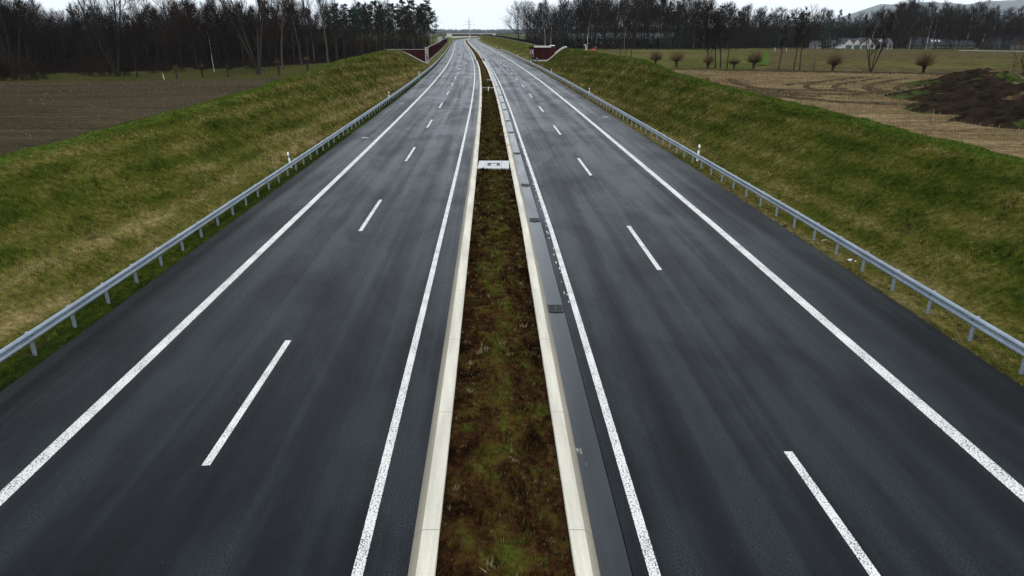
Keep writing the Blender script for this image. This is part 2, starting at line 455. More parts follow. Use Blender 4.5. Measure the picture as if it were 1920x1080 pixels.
# small drips of paint beside the right inner line and short marks on the shoulders
rr = random.Random(3); parts = []
for y in np.arange(21, 62, 1.05):
    for k in range(rr.choice([1, 1, 2])):
        a = y + rr.uniform(-.35, .35); d = -rr.uniform(.11, .2); w = rr.uniform(.015, .045)
        parts.append(('R', [a, a + rr.uniform(.05, .28)], d - w, d))
for s, y, d in (('R', 98, 9.3), ('R', 72, 9.2), ('L', 91, 8.9), ('L', 60, 8.4), ('R', 133, 9.0), ('L', 130, 9.2)):
    parts.append((s, [y, y + .35], d, d + .55))
struct(link('paint_mark', line_mesh('paint_mark', parts), M['paint']))

# kerbs, gutter, median soil
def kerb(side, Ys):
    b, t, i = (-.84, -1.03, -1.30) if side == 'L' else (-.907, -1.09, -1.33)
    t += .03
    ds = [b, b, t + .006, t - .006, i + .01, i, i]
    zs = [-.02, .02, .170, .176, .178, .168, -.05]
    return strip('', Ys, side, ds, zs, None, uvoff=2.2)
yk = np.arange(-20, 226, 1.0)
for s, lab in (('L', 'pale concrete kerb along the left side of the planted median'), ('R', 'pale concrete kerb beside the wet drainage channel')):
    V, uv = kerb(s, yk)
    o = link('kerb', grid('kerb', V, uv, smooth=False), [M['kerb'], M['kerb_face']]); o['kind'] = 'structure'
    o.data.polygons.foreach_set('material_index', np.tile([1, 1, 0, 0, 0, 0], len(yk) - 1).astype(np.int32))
# beyond the underpass the kerbs become low concrete walls
yw = ST_[(ST_ > 222) & (ST_ < 905)]
for s, lab in (('L', 'low pale concrete wall on the left of the distant median'), ('R', 'low pale concrete wall on the right of the distant median')):
    b = -.70 if s == 'L' else -.75
    V, uv = strip('', yw, s, [b, b-.02, b-.18, b-.24, b-.40, b-.5, b-.52], [-.05, .08, .28, .62 if s == 'R' else .42, .62 if s == 'R' else .42, .2, -.05], None)
    o = link('median_wall', grid('median_wall', V, uv, smooth=False), M['kerb'])
    tag(o, lab, 'barrier')
V, uv = strip('', yk, 'R', [-.907, -.85, -.63, -.41, -.372], [.0, -.022, -.034, -.024, -.010], None)
struct(link('drainage_channel', grid('drainage_channel', V, uv), M['gutter']))
V, uv = strip('', yk, 'R', [-.40, -.34], [-.05, -.05], None)
struct(link('channel_joint', grid('channel_joint', V, uv), M['void']))
# soil of the median
Yd = np.concatenate([np.arange(-20, 60, .25), ST_[ST_ >= 60]])
t = np.linspace(0, 1, 15)
a = XL(Yd) + 1.29; b = XR(Yd) - 1.32
far = np.clip((Yd - 215) / 10, 0, 1); a = a - .15 * far; b = b + .15 * far
V = np.zeros((len(Yd), 15, 3)); V[..., 0] = a[:, None] + (b - a)[:, None] * t; V[..., 1] = Yd[:, None]
V[..., 2] = .055 + .05 * fbm(V[..., 0] * 2.3, V[..., 1] * 2.3, 5) + .03 * np.sin(np.pi * t)[None]
uv = np.stack([V[..., 1], V[..., 0] - ((a + b) / 2)[:, None]], -1)
struct(link('median_soil', grid('median_soil', V, uv, {'rnd': np.full(V.shape[:2], .42), 'frac': np.zeros(V.shape[:2])}), M['median']))

# ------------------------------------------------------------------ blades
def blades(name, P, hgt, wid, uvs, frac, mat, lean=.5, extra=None, rndf=None):
    n = len(P); ang = RNG.uniform(0, 2*np.pi, n); la = RNG.uniform(0, 2*np.pi, n); ll = RNG.uniform(.1, 1, n) * lean * hgt
    dx = np.cos(ang) * wid / 2; dy = np.sin(ang) * wid / 2
    V = np.zeros((n, 3, 3)); V[:, 0] = P; V[:, 1] = P; V[:, 2] = P
    V[:, 0, 0] -= dx; V[:, 0, 1] -= dy; V[:, 1, 0] += dx; V[:, 1, 1] += dy
    V[:, 0, 2] -= .03; V[:, 1, 2] -= .03
    V[:, 2, 0] += np.cos(la) * ll; V[:, 2, 1] += np.sin(la) * ll; V[:, 2, 2] += hgt
    F = np.arange(3*n).reshape(n, 3)
    r = RNG.uniform(0, 1, n) if rndf is None else rndf
    me = mesh_np(name, V, F, np.repeat(uvs, 3, 0), {'rnd': np.repeat(r, 3), 'frac': np.repeat(frac, 3)})
    return link(name, me, mat)

# moss and stonecrop in the median
nt_ = 20000; kb = 5
Y = 7.5 * (130 / 7.5) ** (RNG.uniform(0, 1, nt_) ** .95); tt = RNG.uniform(.0, 1, nt_); rt = RNG.uniform(0, 1, nt_)
cl = vnoise(Y * 3.0, tt * 6, 77) + .5
th = np.clip(.03 + .065 * cl, .02, .12) * RNG.uniform(.4, 1.5, nt_)
Y = np.repeat(Y, kb); tt = np.repeat(tt, kb); rt = np.repeat(rt, kb); th = np.repeat(th, kb)
sc_ = np.clip(Y / 14, .8, 4)
Y = Y + RNG.normal(0, .022, len(Y)) * sc_; tt = np.clip(tt + RNG.normal(0, .011, len(Y)) * sc_, 0, 1)
hg = th * np.clip(Y / 26, .75, 2.2)
aa = np.interp(Y, Yd, a); bb = np.interp(Y, Yd, b)
X = aa + .03 + (bb - aa - .06) * tt
Z = .055 + .05 * fbm(X * 2.3, Y * 2.3, 5) + .03 * np.sin(np.pi * tt)
keep = ~((Y > 43.9) & (Y < 47.6))
P = np.stack([X, Y, Z], -1)[keep]
uvm = np.stack([Y, X - (aa + bb) / 2], -1)[keep]
tag(blades('stonecrop', P, hg[keep], (.024 * sc_)[keep], uvm, np.zeros(len(P)), M['median'], 1.3, rndf=np.clip(rt + RNG.normal(0, .05, len(rt)), 0, 1)[keep]),
    'dark red-brown and green low plants filling the median strip', 'ground cover', kind='stuff')

nw = 260
Yw = 8 * (60 / 8) ** RNG.uniform(0, 1, nw); tw_ = RNG.uniform(.06, .94, nw); sw = RNG.uniform(.5, 1.5, nw); rw_ = RNG.uniform(.55, .99, nw)
Yw = np.repeat(Yw, 16); tw_ = np.repeat(tw_, 16); sw = np.repeat(sw, 16); rw_ = np.repeat(rw_, 16)
Yw = Yw + RNG.normal(0, .035, len(Yw)) * sw; aa = np.interp(Yw, Yd, a); bb = np.interp(Yw, Yd, b); Xw = aa + (bb - aa) * tw_ + RNG.normal(0, .035, len(Yw)) * sw
kp = ~((Yw > 43.7) & (Yw < 47.8)); Yw, Xw, sw, rw_, aa, bb = (q[kp] for q in (Yw, Xw, sw, rw_, aa, bb))
tag(blades('weeds', np.stack([Xw, Yw, .075 + .05 * fbm(Xw * 2.3, Yw * 2.3, 5)], -1), .10 * sw, .03 * sw, np.stack([Yw, Xw - (aa + bb) / 2], -1), np.zeros(len(Yw)), M['median'], 1.2, rndf=rw_),
    'small green weeds and dry stalks scattered through the median', 'weeds', kind='stuff')

# ------------------------------------------------------------------ slopes
LT = dict(Y=[-30, 26, 60, 85, 110, 150, 185, 207], run=[7.4, 7.4, 7.4, 7.6, 7.8, 7.9, 9.2, 10.8], h=[3.35, 3.42, 3.65, 4.15, 4.6, 4.65, 4.0, 3.35], toe=[1.5, 1.5, 1.5, 1.5, 1.6, 1.8, 2.2, 2.6])
RT = dict(Y=[-30, 26, 60, 83, 100, 150, 180, 213], run=[7.4, 7.4, 7.6, 7.7, 8.1, 8.0, 8.6, 12.2], h=[3.6, 3.64, 3.76, 4.05, 4.75, 4.6, 4.5, 4.0], toe=[1.8, 1.8, 1.8, 1.8, 1.8, 2.0, 3.5, 6.9])
def fz_left(X, Y):
    return np.interp(Y, [10, 25, 60, 100, 150, 250, 500, 2000], [3.2, 3.15, 2.6, 1.0, -1.4, -1.6, -1.9, -2.2])
def fz_right(X, Y):
    return np.interp(Y, [20, 60, 130, 400, 2000], [3.45, 3.25, 2.0, -.4, -1.6])
def edgeX(side, Y): return XL(Y) - EDGE if side == 'L' else XR(Y) + EDGE
def slope_z(side, Y, o):
    """height of the bank at offset o from the asphalt edge"""
    T = LT if side == 'L' else RT
    run = np.interp(Y, T['Y'], T['run']); h = np.interp(Y, T['Y'], T['h']); toe = np.interp(Y, T['Y'], T['toe'])
    ze = zl_(EDGE) if side == 'L' else zr_(EDGE)
    z0 = ze - .03 + .06 * np.clip(o / 1.5, 0, 1)
    f = np.clip((o - toe) / (run - toe), 0, 1)
    f2 = f * f * (3 - 2 * f) * .35 + f * .65
    z = z0 + (h - z0) * f2
    fz = fz_left(0, Y) if side == 'L' else fz_right(0, Y)
    back = np.clip(o - run - 1.0, 0, 99)
    z = np.where(back > 0, np.maximum(z - back / 1.7, np.minimum(fz - .55, z)), z)
    bumps = .10 * fbm(Y * .35, o * .8, 21 if side == 'L' else 33) + .07 * fbm(Y * 1.3, o * 1.6, 41)
    amp = np.clip((o - .5) / 2.0, 0, 1)
    return z + bumps * amp, o / run
def slope(side, Y0, Y1):
    Ys = np.concatenate([np.arange(Y0, 70, .5), np.arange(70, Y1, 1.0), [Y1]])
    os_ = np.concatenate([[-.02, .12, .3, .6, 1.0], np.linspace(1.4, 9.5, 24), np.linspace(10, 19, 12)])
    V = np.zeros((len(Ys), len(os_), 3)); O, YY = np.meshgrid(os_, Ys)
    z, fr = slope_z(side, YY, O)
    V[..., 0] = edgeX(side, YY) + (-O if side == 'L' else O); V[..., 1] = YY; V[..., 2] = z
    uv = np.stack([YY, O], -1)
    return V, uv, fr
for s, Y1 in (('L', 207), ('R', 213)):
    V, uv, fr = slope(s, -25, Y1)
    struct(link('embankment', grid('embankment', V, uv, {'frac': fr, 'rnd': np.full(fr.shape, .35)}), M['grassL' if s == 'L' else 'grassR']))
    nt_ = 42000; kb = 5
    Y = 11 * (205 / 11) ** RNG.uniform(0, 1, nt_)
    o = RNG.uniform(.05, 1, nt_) * np.interp(Y, LT['Y'], LT['run']) * 1.22
    o = np.where(RNG.uniform(0, 1, nt_) < .10, np.abs(RNG.normal(0, .18, nt_)), o)
    rt = RNG.uniform(0, 1, nt_); cl = vnoise(Y * 1.1, o * 1.3, 55) + .5
    tall = RNG.uniform(0, 1, nt_) < .014; rt = np.where(tall, .98, rt)
    th = (.035 + .075 * cl) * RNG.uniform(.5, 1.3, nt_) * np.where(tall, 2.0, 1.0) * np.where(o < .5, .75, 1)
    Y = np.repeat(Y, kb); o = np.repeat(o, kb); rt = np.repeat(rt, kb); th = np.repeat(th, kb)
    sc_ = np.clip(Y / 22, .8, 5)
    Y = Y + RNG.normal(0, .045, len(Y)) * sc_; o = np.clip(o + RNG.normal(0, .045, len(Y)) * sc_, .0, 12)
    z, fr = slope_z(s, Y, o)
    X = edgeX(s, Y) + (-o if s == 'L' else o)
    dist = np.hypot(X, Y)
    hgt = th * np.clip(dist / 45, .8, 2.2) * RNG.uniform(.7, 1.2, len(Y))
    tag(blades('grass', np.stack([X, Y, z], -1), hgt, .026 * np.clip(dist / 22, .8, 5), np.stack([Y, o], -1), fr, M['grassL' if s == 'L' else 'grassR'], 1.1, rndf=np.clip(rt + RNG.normal(0, .08, len(Y)), 0, 1)),
        'short winter grass on the %s bank of the motorway' % ('left' if s == 'L' else 'right'), 'grass', kind='stuff')

# verges and banks beyond the underpass
def bank(name, side, Ys, prof, mat):
    V = np.zeros((len(Ys), len(prof[0]), 3)); uv = np.zeros((len(Ys), len(prof[0]), 2)); fr = np.zeros((len(Ys), len(prof[0])))
    for i, Y in enumerate(Ys):
        for j, (o, z) in enumerate(prof[i]):
            V[i, j] = (edgeX(side, Y) + (-o if side == 'L' else o), Y, z + (.12 * float(vnoise(Y * .15, o * .3, 9)) if o > 1 else 0))
            uv[i, j] = (Y, o); fr[i, j] = min(.9, o / 14)
    return struct(link(name, grid(name, V, uv, {'frac': fr, 'rnd': np.full(fr.shape, .5)}), mat))
Ys = np.concatenate([np.arange(207, 300, 6.0), np.arange(300, 1340, 16.0)])
prof = []
for Y in Ys:
    h = np.interp(Y, [207, 585, 640, 830, 862, 1340], [.1, .1, 2.6, 3.2, 1.2, 1.0])
    prof.append([(-.02, -.25), (1, -.2), (2.6, -.15 + .2 * h), (4.5, .55 * h - .2), (7, h - .2), (9, h - .2), (14, -1.2), (22, -2.4)])
bank('verge', 'L', Ys, prof, M['grassL'])
Ys = np.concatenate([[213, 221.9], np.arange(222, 300, 4.0), np.arange(300, 1340, 16.0)])
prof = []
for Y in Ys:
    h = np.interp(Y, [213, 221.9, 222, 300, 420, 820, 900, 1340], [.3, .3, 4.2, 4.5, 5.0, 5.2, 4.0, 3.0])
    prof.append([(-.02, .2), (1, .24), (1.8, .24 + .04 * h), (3.4, .24 + .42 * h), (5.2, h - .25), (6.4, h), (8, h), (16, min(h, .2)), (24, -1.6)])
bank('verge', 'R', Ys, prof, M['grassR'])

# ------------------------------------------------------------------ fields and open country
def crestX(side, Y):
    T = LT if side == 'L' else RT
    r = np.interp(Y, T['Y'], T['run'])
    return edgeX(side, Y) - (r + 1.0) if side == 'L' else edgeX(side, Y) + (r + 1.0)
ditch = lambda X: np.interp(X, [10, 31, 65, 95, 200], [138, 130, 108, 97, 70])
fend = lambda X: np.interp(-X, [20, 40, 57, 98, 160, 300], [172, 168, 159, 138, 120, 100])

def sheet(name, us, ws, fn, mat, amp=.0, fr=.12, seed=3):
    U, W = np.meshgrid(us, ws)
    X, Y, Z = fn(U, W)
    Z = Z + amp * fbm(X * fr, Y * fr, seed)
    V = np.stack([X, Y, Z], -1); uv = np.stack([X, Y], -1)
    return struct(link(name, grid(name, V, uv, {'rnd': np.zeros(X.shape), 'frac': np.zeros(X.shape)}), mat))
ws = np.linspace(0, 1, 120)
def f_left(U, W):
    X = -20 - 300 * U**1.6; Y0 = -25; Y = Y0 + (fend(X) - Y0) * W
    cx = crestX('L', Y); X = np.where(X > cx - .2, cx - .2, X)
    return X, Y, np.minimum(fz_left(X, Y), slope_z('L', Y, np.interp(Y, LT['Y'], LT['run']))[0] - .02)
sheet('ploughed_field', np.linspace(0, 1, 90), ws, f_left, M['fieldL'], .10, .8)
def f_left2(U, W):
    X = -22 - 500 * U**1.6; Y = fend(X) + (460 - fend(X)) * W**1.6
    lim = np.where(Y < 205, crestX('L', np.minimum(Y, 207)), edgeX('L', Y) - 9.5)
    X = np.where(X > lim, lim, X)
    return X, Y, fz_left(X, Y) + .012
sheet('meadow', np.linspace(0, 1, 70), np.linspace(0, 1, 60), f_left2, M['meadowL'], .15, .15)
def f_right(U, W):
    X = 12 + 180 * U**1.5; Y = -25 + (ditch(X) - 25 * 0 + 25) * W
    cx = crestX('R', Y); X = np.where(X < cx + .2, cx + .2, X)
    return X, Y, np.minimum(fz_right(X, Y), slope_z('R', Y, np.interp(Y, RT['Y'], RT['run']))[0] - .02)
sheet('stubble_field', np.linspace(0, 1, 110), ws, f_right, M['stubble'], .12, .7)
def f_right2(U, W):
    X = 8 + 620 * U**1.5; Y = ditch(X) + (470 - ditch(X)) * W**1.4
    lim = np.where(Y < 213, crestX('R', np.minimum(Y, 213)) , edgeX('R', Y) + 14)
    X = np.where(X < lim, lim, X)
    return X, Y, fz_right(X, Y) + .012
sheet('pasture', np.linspace(0, 1, 70), np.linspace(0, 1, 60), f_right2, M['meadowR'], .12, .12)
# ditch with dead reeds between stubble and pasture, bright crop strip, farm lane
def ribbon(name, pts, w, mat, fz, dz=.03):
    pts = np.array(pts, float); n = len(pts); L = np.concatenate([[0], np.cumsum(np.hypot(*np.diff(pts, axis=0).T))])
    s = np.linspace(0, L[-1], max(8, int(L[-1] / 2)))
    px = _smooth(np.interp(s, L, pts[:, 0]), 2); py = _smooth(np.interp(s, L, pts[:, 1]), 2)
    tx = np.gradient(px); ty = np.gradient(py); q = np.hypot(tx, ty); nx, ny = -ty / q, tx / q
    js = np.linspace(-.5, .5, 5) * w
    V = np.zeros((len(s), 5, 3))
    for j, o in enumerate(js):
        V[:, j, 0] = px + nx * o; V[:, j, 1] = py + ny * o; V[:, j, 2] = fz(V[:, j, 0], V[:, j, 1]) + dz + (.04 if j in (1, 2, 3) else -.06)
    return struct(link(name, grid(name, V, np.stack([V[..., 0], V[..., 1]], -1), {'rnd': np.zeros((len(s), 5)), 'frac': np.zeros((len(s), 5))}), mat))
ribbon('ditch', [(21, 137), (31, 131), (65, 109), (95, 98), (190, 73)], 5.0, M['ditch'], fz_right, .12)
ribbon('crop_strip', [(gx(1428, 150, 2), 150), (gx(1436, 220, 1), 220), (gx(1437, 330, 0), 330), (gx(1425, 400, 0), 400)], 2.4, M['green'], fz_right, .10)
ribbon('lane', [(gx(1800, 345, 0), 345), (gx(1920, 318, 0), 318), (gx(2100, 300, 0), 300)], 3.5, M['conc'], fz_right, .12)
ribbon('lane_verge', [(gx(1560, 395, 0), 392), (gx(1800, 356, 0), 356), (gx(1960, 334, 0), 334)], 14, M['green'], fz_right, .09)
ribbon('headland', [(-150, 124), (-98, 141), (-57, 163), (-36, 172)], 2.2, M['track'], fz_left, .06)
# wheel ruts in the stubble
def fz_st(X, Y): return fz_right(X, Y) + .12 * fbm(X * .7, Y * .7, 3)
for k, (pts, w) in enumerate([
        ([(33, 70), (30.5, 66), (27.5, 66), (25, 69), (24.5, 75), (28, 90)], .9), ([(37, 72), (33.5, 64), (29.5, 60.5), (25.5, 63), (22.5, 70), (22, 84)], .8),
        ([(50, 92), (40, 80), (35, 70), (34.5, 63), (37, 58)], .8), ([(54, 92), (44, 79), (39, 69), (38.3, 61), (40, 57)], .8),
        ([(58, 92), (47.5, 77), (42, 67), (41.5, 61)], .9), ([(26, 60), (22.5, 64), (20.5, 72)], .9), ([(31, 52), (27, 53), (24, 56), (21.5, 62)], .7),
        ([(34, 48), (36, 42), (37, 34)], 1.1), ([(48, 98), (36, 84), (30, 78)], .7), ([(62, 96), (52, 80), (47, 70)], .7)] + [([(46 + 3*i, 96 - i), (33 + 2.2*i, 80 - 2*i), (29 + 2.2*i, 71 - 2*i), (29.5 + 2.2*i, 66 - 2*i), (33 + 2.2*i, 63.5 - 2*i)], .6) for i in range(4)]
        + [([(24 + 2*i, 98 - 3*i), (20.5 + 2*i, 84 - 3*i), (21 + 2*i, 74 - 3*i)], .55) for i in range(3)]):
    ribbon('wheel_rut', pts, w * 1.1, M['track'], fz_st, .09)
# stubble stalks
n = 60000
X = 14 + 95 * RNG.uniform(0, 1, n) ** 1.5; Y = 18 + 115 * RNG.uniform(0, 1, n) ** 1.25
row = .75; q = X * .52 + Y * .85; q2 = np.round(q / row) * row + RNG.normal(0, .1, n); X = X + (q2 - q) * .52; Y = Y + (q2 - q) * .85
ok = (X > crestX('R', Y) + .6) & (Y < ditch(X) - 1); X, Y = X[ok], Y[ok]
Z = fz_right(X, Y) + .12 * fbm(X * .7, Y * .7, 3); Z = np.minimum(Z, 3.62)
dist = np.hypot(X, Y)
tag(blades('stubble', np.stack([X, Y, Z], -1), RNG.uniform(.10, .30, len(X)), .028 * np.clip(dist / 40, .9, 3), np.stack([X, Y], -1), np.zeros(len(X)), M['stubble'], .5),
    'tan maize stubble standing in the field right of the motorway', 'stubble', kind='stuff')
n = 16000
X = -22 - 110 * RNG.uniform(0, 1, n) ** 1.3; Y = 18 + 140 * RNG.uniform(0, 1, n) ** 1.2
ok = (X < crestX('L', Y) - .6) & (Y < fend(X) - 1); X, Y = X[ok], Y[ok]
Z = fz_left(X, Y) + .10 * fbm(X * .8, Y * .8, 3)
tag(blades('straw', np.stack([X, Y, Z], -1), RNG.uniform(.03, .12, len(X)), .03 * np.clip(np.hypot(X, Y) / 45, .9, 3), np.stack([X, Y], -1), np.zeros(len(X)), M['fieldL'], 2.0),
    'pale bits of straw scattered over the dark ploughed field', 'straw', kind='stuff')

r = np.concatenate([-np.geomspace(13500, 60, 28), [0], np.geomspace(60, 13500, 28)])
Xg, Yg = np.meshgrid(r, np.concatenate([[-600, -200], np.geomspace(30, 13500, 42)]))
Vg = np.stack([Xg, Yg, np.full(Xg.shape, -2.9)], -1)
struct(link('ground', grid('ground', Vg, np.stack([Xg, Yg], -1)), M['ground']))

# ------------------------------------------------------------------ median fittings
def along(side, Y, d): return float((XL(Y) - d) if side == 'L' else (XR(Y) + d))
Y0 = 45.6; xa = float(XL(Y0)) + 1.36; xb = float(XR(Y0)) - 1.38
sl = MB(); xs = np.linspace(xa, xb, 5)
for j in range(2):
    for i in range(4):
        if i in (1, 2) and j in (0, 1): continue
        sl.box(xs[i] + .008, xs[i+1] - .008, Y0 - 1.35 + j * 1.36, Y0 - .01 + j * 1.36, -.05, .15)
sl.box(xs[1] + .008, xs[3] - .008, Y0 - 1.35, Y0 - .55, -.05, .15); sl.box(xs[1] + .008, xs[3] - .008, Y0 + .55, Y0 + 1.35, -.05, .15)
sl.box(xs[1] + .008, xs[1] + .1, Y0 - .53, Y0 + .53, -.05, .149); sl.box(xs[3] - .1, xs[3] - .008, Y0 - .53, Y0 + .53, -.05, .149)
root = empty('inspection_slab', (0, 0, 0))
tag(root, 'pale concrete inspection slab with an iron cover set across the median', 'slab')
sl.build('paving', M['slab'], root)
mb = MB(); x0, x1 = xs[1] + .12, xs[3] - .12
mb.box(x0, x1, Y0 - .5, Y0 + .5, .05, .12)
cv = mb.build('cover', M['slab'], root)
mb = MB()
for (p, q, u, w) in ((x0, x1, Y0-.5, Y0-.44), (x0, x1, Y0+.44, Y0+.5), (x0, x0+.05, Y0-.43, Y0+.43), (x1-.05, x1, Y0-.43, Y0+.43), (x0+.06, x0+.2, Y0-.3, Y0+.3), (x1-.2, x1-.06, Y0-.3, Y0+.3)):
    mb.box(p, q, u, w, .122, .145)
mb.build('frame', M['iron'], root)
for Yc, f0, f1, lab in ((112, 0, 1, 'thin pale concrete strip across the whole median'), (131, .5, 1, 'short pale concrete strip reaching half across the median'),
                   (279, 0, 1, 'nearest pale cross strip in the far median beyond the underpass'), (320, 0, 1, 'second pale cross strip in the far median'),
                   (364, 0, 1, 'third pale cross strip in the far median'), (414, .0, 1, 'farthest pale cross strip in the far median')):
    xa = float(XL(Yc)) + 1.32; xb = float(XR(Yc)) - 1.35
    mb = MB(); w = .45 if Yc < 200 else 1.2
    mb.box(xa + (xb - xa) * f0, xa + (xb - xa) * f1, Yc - w, Yc + w, 0, .17); mb.box(xa + (xb - xa) * f0 + .1, xa + (xb-xa)*f1 - .1, Yc - w * .6, Yc + w * .6, .17, .2)
    tag(mb.build('cross_strip', M['slab'] if Yc < 200 else M['dirt']), lab, 'concrete strip')
mb = MB(); Ym = 106; xm = float(XL(Ym) + MED(Ym) / 2)
mb.tube((xm, Ym, 0), (xm, Ym, .75), .05, .05, 8); mb.tube((xm, Ym, .75), (xm, Ym, .8), .05, .02, 8)
tag(mb.build('marker_post', M['white']), 'small white marker post standing in the middle of the median', 'post')

# gully grates in the channel
def make_grate():
    root = empty('gully_grate')
    w = .25
    f = MB(); f.box(-w, w, -.3, -.25, -.05, -.006); f.box(-w, w, .25, .3, -.05, -.006); f.box(-w, -w+.04, -.25, .25, -.05, -.006); f.box(w-.04, w, -.25, .25, -.05, -.006)
    f.build('frame', M['iron'], root)
    b = MB()
    for k in range(4): b.box(-w+.04, w-.04, -.2 + k*.115, -.145 + k*.115, -.05, -.01)
    b.box(-.02, .02, -.245, .245, -.05, -.014)
    b.build('bars', M['iron'], root)
    s = MB(); s.box(-w+.03, w-.03, -.26, .26, -.12, -.032); s.build('pit', M['void'], root)
    return root
def copy_tree(o, parent=None):
    c = o.copy(); C.objects.link(c); c.parent = parent
    for ch in o.children: copy_tree(ch, c)
    return c
GY = [20.6, 31.8, 39.8, 51, 62.4, 70.9, 81.6, 90, 101, 117]
glab = ['nearest iron gully grate in the wet channel with five bright bars', 'second iron gully grate along the wet channel', 'third gully grate, just before the inspection slab', 'fourth gully grate, just past the inspection slab',
        'fifth gully grate along the channel', 'sixth gully grate along the channel', 'seventh gully grate along the channel', 'eighth gully grate along the channel', 'ninth gully grate along the channel', 'farthest gully grate in the channel before the seam']
g0 = make_grate()
for i, Yc in enumerate(GY):
    o = g0 if i == 0 else copy_tree(g0)
    o.location = (along('R', Yc, -.63), Yc, .006); o.scale = (1, 1, 1)
    tag(o, glab[i], 'drain grate', 'gully grates in the drainage channel')

# ------------------------------------------------------------------ guard rails
def rail_profile():
    # W-beam, x = towards the carriageway, z from its middle
    return [(0.0, -.155), (.045, -.145), (.083, -.112), (.083, -.06), (.045, -.028), (.0, -.012), (.0, .012), (.045, .028), (.083, .06), (.083, .112), (.045, .145), (0.0, .155), (-.012, .15)]
def guard_rail(side, Y0, Y1, lab, d=10.78, npost=100, gz=None):
    root = empty('guard_rail'); tag(root, lab, 'guard rail')
    Ys = [Y0]
    while Ys[-1] < Y1: Ys.append(Ys[-1] + (1.0 if Ys[-1] < 100 else min(8, Ys[-1] * .012)))
    Ys = np.array(Ys); pr = rail_profile(); sg = -1 if side == 'L' else 1
    zc = (zl_(d) if side == 'L' else zr_(d)) + .60 + .03
    V = np.zeros((len(Ys), len(pr), 3))
    X0 = XL(Ys) if side == 'L' else XR(Ys)
    for j, (x, z) in enumerate(pr):
        V[:, j, 0] = X0 + sg * (d - x); V[:, j, 1] = Ys; V[:, j, 2] = zc + z
    link('rail_beam', grid('rail_beam', V, np.zeros((len(Ys), len(pr), 2)), smooth=True), M['galv'], root)
    pm = MB()
    pm.box(-.038, .038, -.012, .012, -.75, -.02); pm.box(-.046, -.038, -.03, .03, -.75, -.02); pm.box(.038, .046, -.03, .03, -.75, -.02)
    pm.box(-.11, .05, -.05, .05, -.13, .0) if side == 'L' else pm.box(-.05, .11, -.05, .05, -.13, .0)
    post = pm.mesh('post')
    post.materials.append(M['galv'])
    ys = np.arange(Y0 + .6, Y1, 2.0)
    vis = [y for y in ys if y > 13]
    bo = MB(); bo.box(-.014, .014, -.03, .03, -.022, .022); bolt = bo.mesh('bolt_head'); bolt.materials.append(M['iron'])
    near = vis[:npost]
    for y in near:
        o = bpy.data.objects.new('post', post); C.objects.link(o); o.parent = root
        o.location = (along(side, y, d + .06), y, zc + .10)
        q = bpy.data.objects.new('bolt_head', bolt); C.objects.link(q); q.parent = o; q.location = (-sg * .06, 0, -.10)
    rest = vis[npost:] + [y for y in ys if y <= 13]
    mb = MB()
    for y in rest:
        x = along(side, y, d + .06); mb.box(x - .05, x + .05, y - .035, y + .035, zc - .65, zc + .08)
    if rest: tag(mb.build('post', M['galv'], root), kind='stuff')
    return root
guard_rail('L', 3, 585, 'long galvanised guard rail along the left edge of the motorway')
guard_rail('R', 3, 330, 'long galvanised guard rail along the right edge of the motorway')
guard_rail('R', 660, 1000, 'short far guard rail on the right where the road bends away', npost=0)
guard_rail('L', 640, 900, 'far guard rail below the green bank on the left before the overpass', npost=0)

# ------------------------------------------------------------------ delineator posts
def make_delineator():
    root = empty('delineator_post')
    b = MB()
    def ring(w0, w1, d, za, zb, zb2, mi=0):
        b_ = [(-w0, -d, za), (w0, -d, za), (w0 * .55, d, za), (-w0 * .55, d, za)]
        t_ = [(-w1, -d, zb), (w1, -d, zb), (w1 * .55, d, zb2), (-w1 * .55, d, zb2)]
        return b_ + t_
    FS = [(0,3,2,1),(4,5,6,7),(0,1,5,4),(1,2,6,5),(2,3,7,6),(3,0,4,7)]
    b.add(ring(.062, .062, .05, -.3, .98, 1.04), FS)
    b.build('body', M['white'], root)
    k = MB(); k.add(ring(.066, .066, .054, .66, .84, .90), FS); band = k.build('band', M['black'], root)
    r = MB(); r.box(-.02, .02, -.064, -.055, .69, .80); r.build('reflector', M['refl'], root)
    return root
DY = [46.3, 96.3, 146.3, 196.3, 246.3, 296.3, 346.3, 396.3, 446.3]
order = ['nearest', 'second', 'third', 'fourth', 'fifth', 'sixth', 'seventh', 'eighth', 'ninth']
d0 = make_delineator(); first = True
for s, nm, cnt in (('L', 'left', 3), ('R', 'right', 8)):
    for i in range(cnt):
        o = d0 if first else copy_tree(d0); first = False
        Y = DY[i]
        d = 11.35 if s == 'L' else 11.35
        o.location = (along(s, Y, d), Y, (zl_(d) if s == 'L' else zr_(d)) + .05)
        o.rotation_euler = (0, math.radians(-7 if (s, i) == ('L', 0) else (4 if (s, i) == ('R', 0) else 0)), 0)
        tag(o, 'white delineator post with black band behind the %s guard rail, %s one' % (nm, order[i]), 'delineator', 'delineator posts behind the guard rails')
mb = MB(); mb.box(-.05, .05, -.02, .02, 0, 1.1); mb.box(-.053, .053, -.023, .023, .75, .95, 1)
o = mb.build('marker_board', [M['white'], M['red']]); o.location = (along('R', 187, 11.2), 187, .3); o.rotation_euler = (0, -.7, .2)
tag(o, 'white marker board leaning over behind the right guard rail', 'marker board')

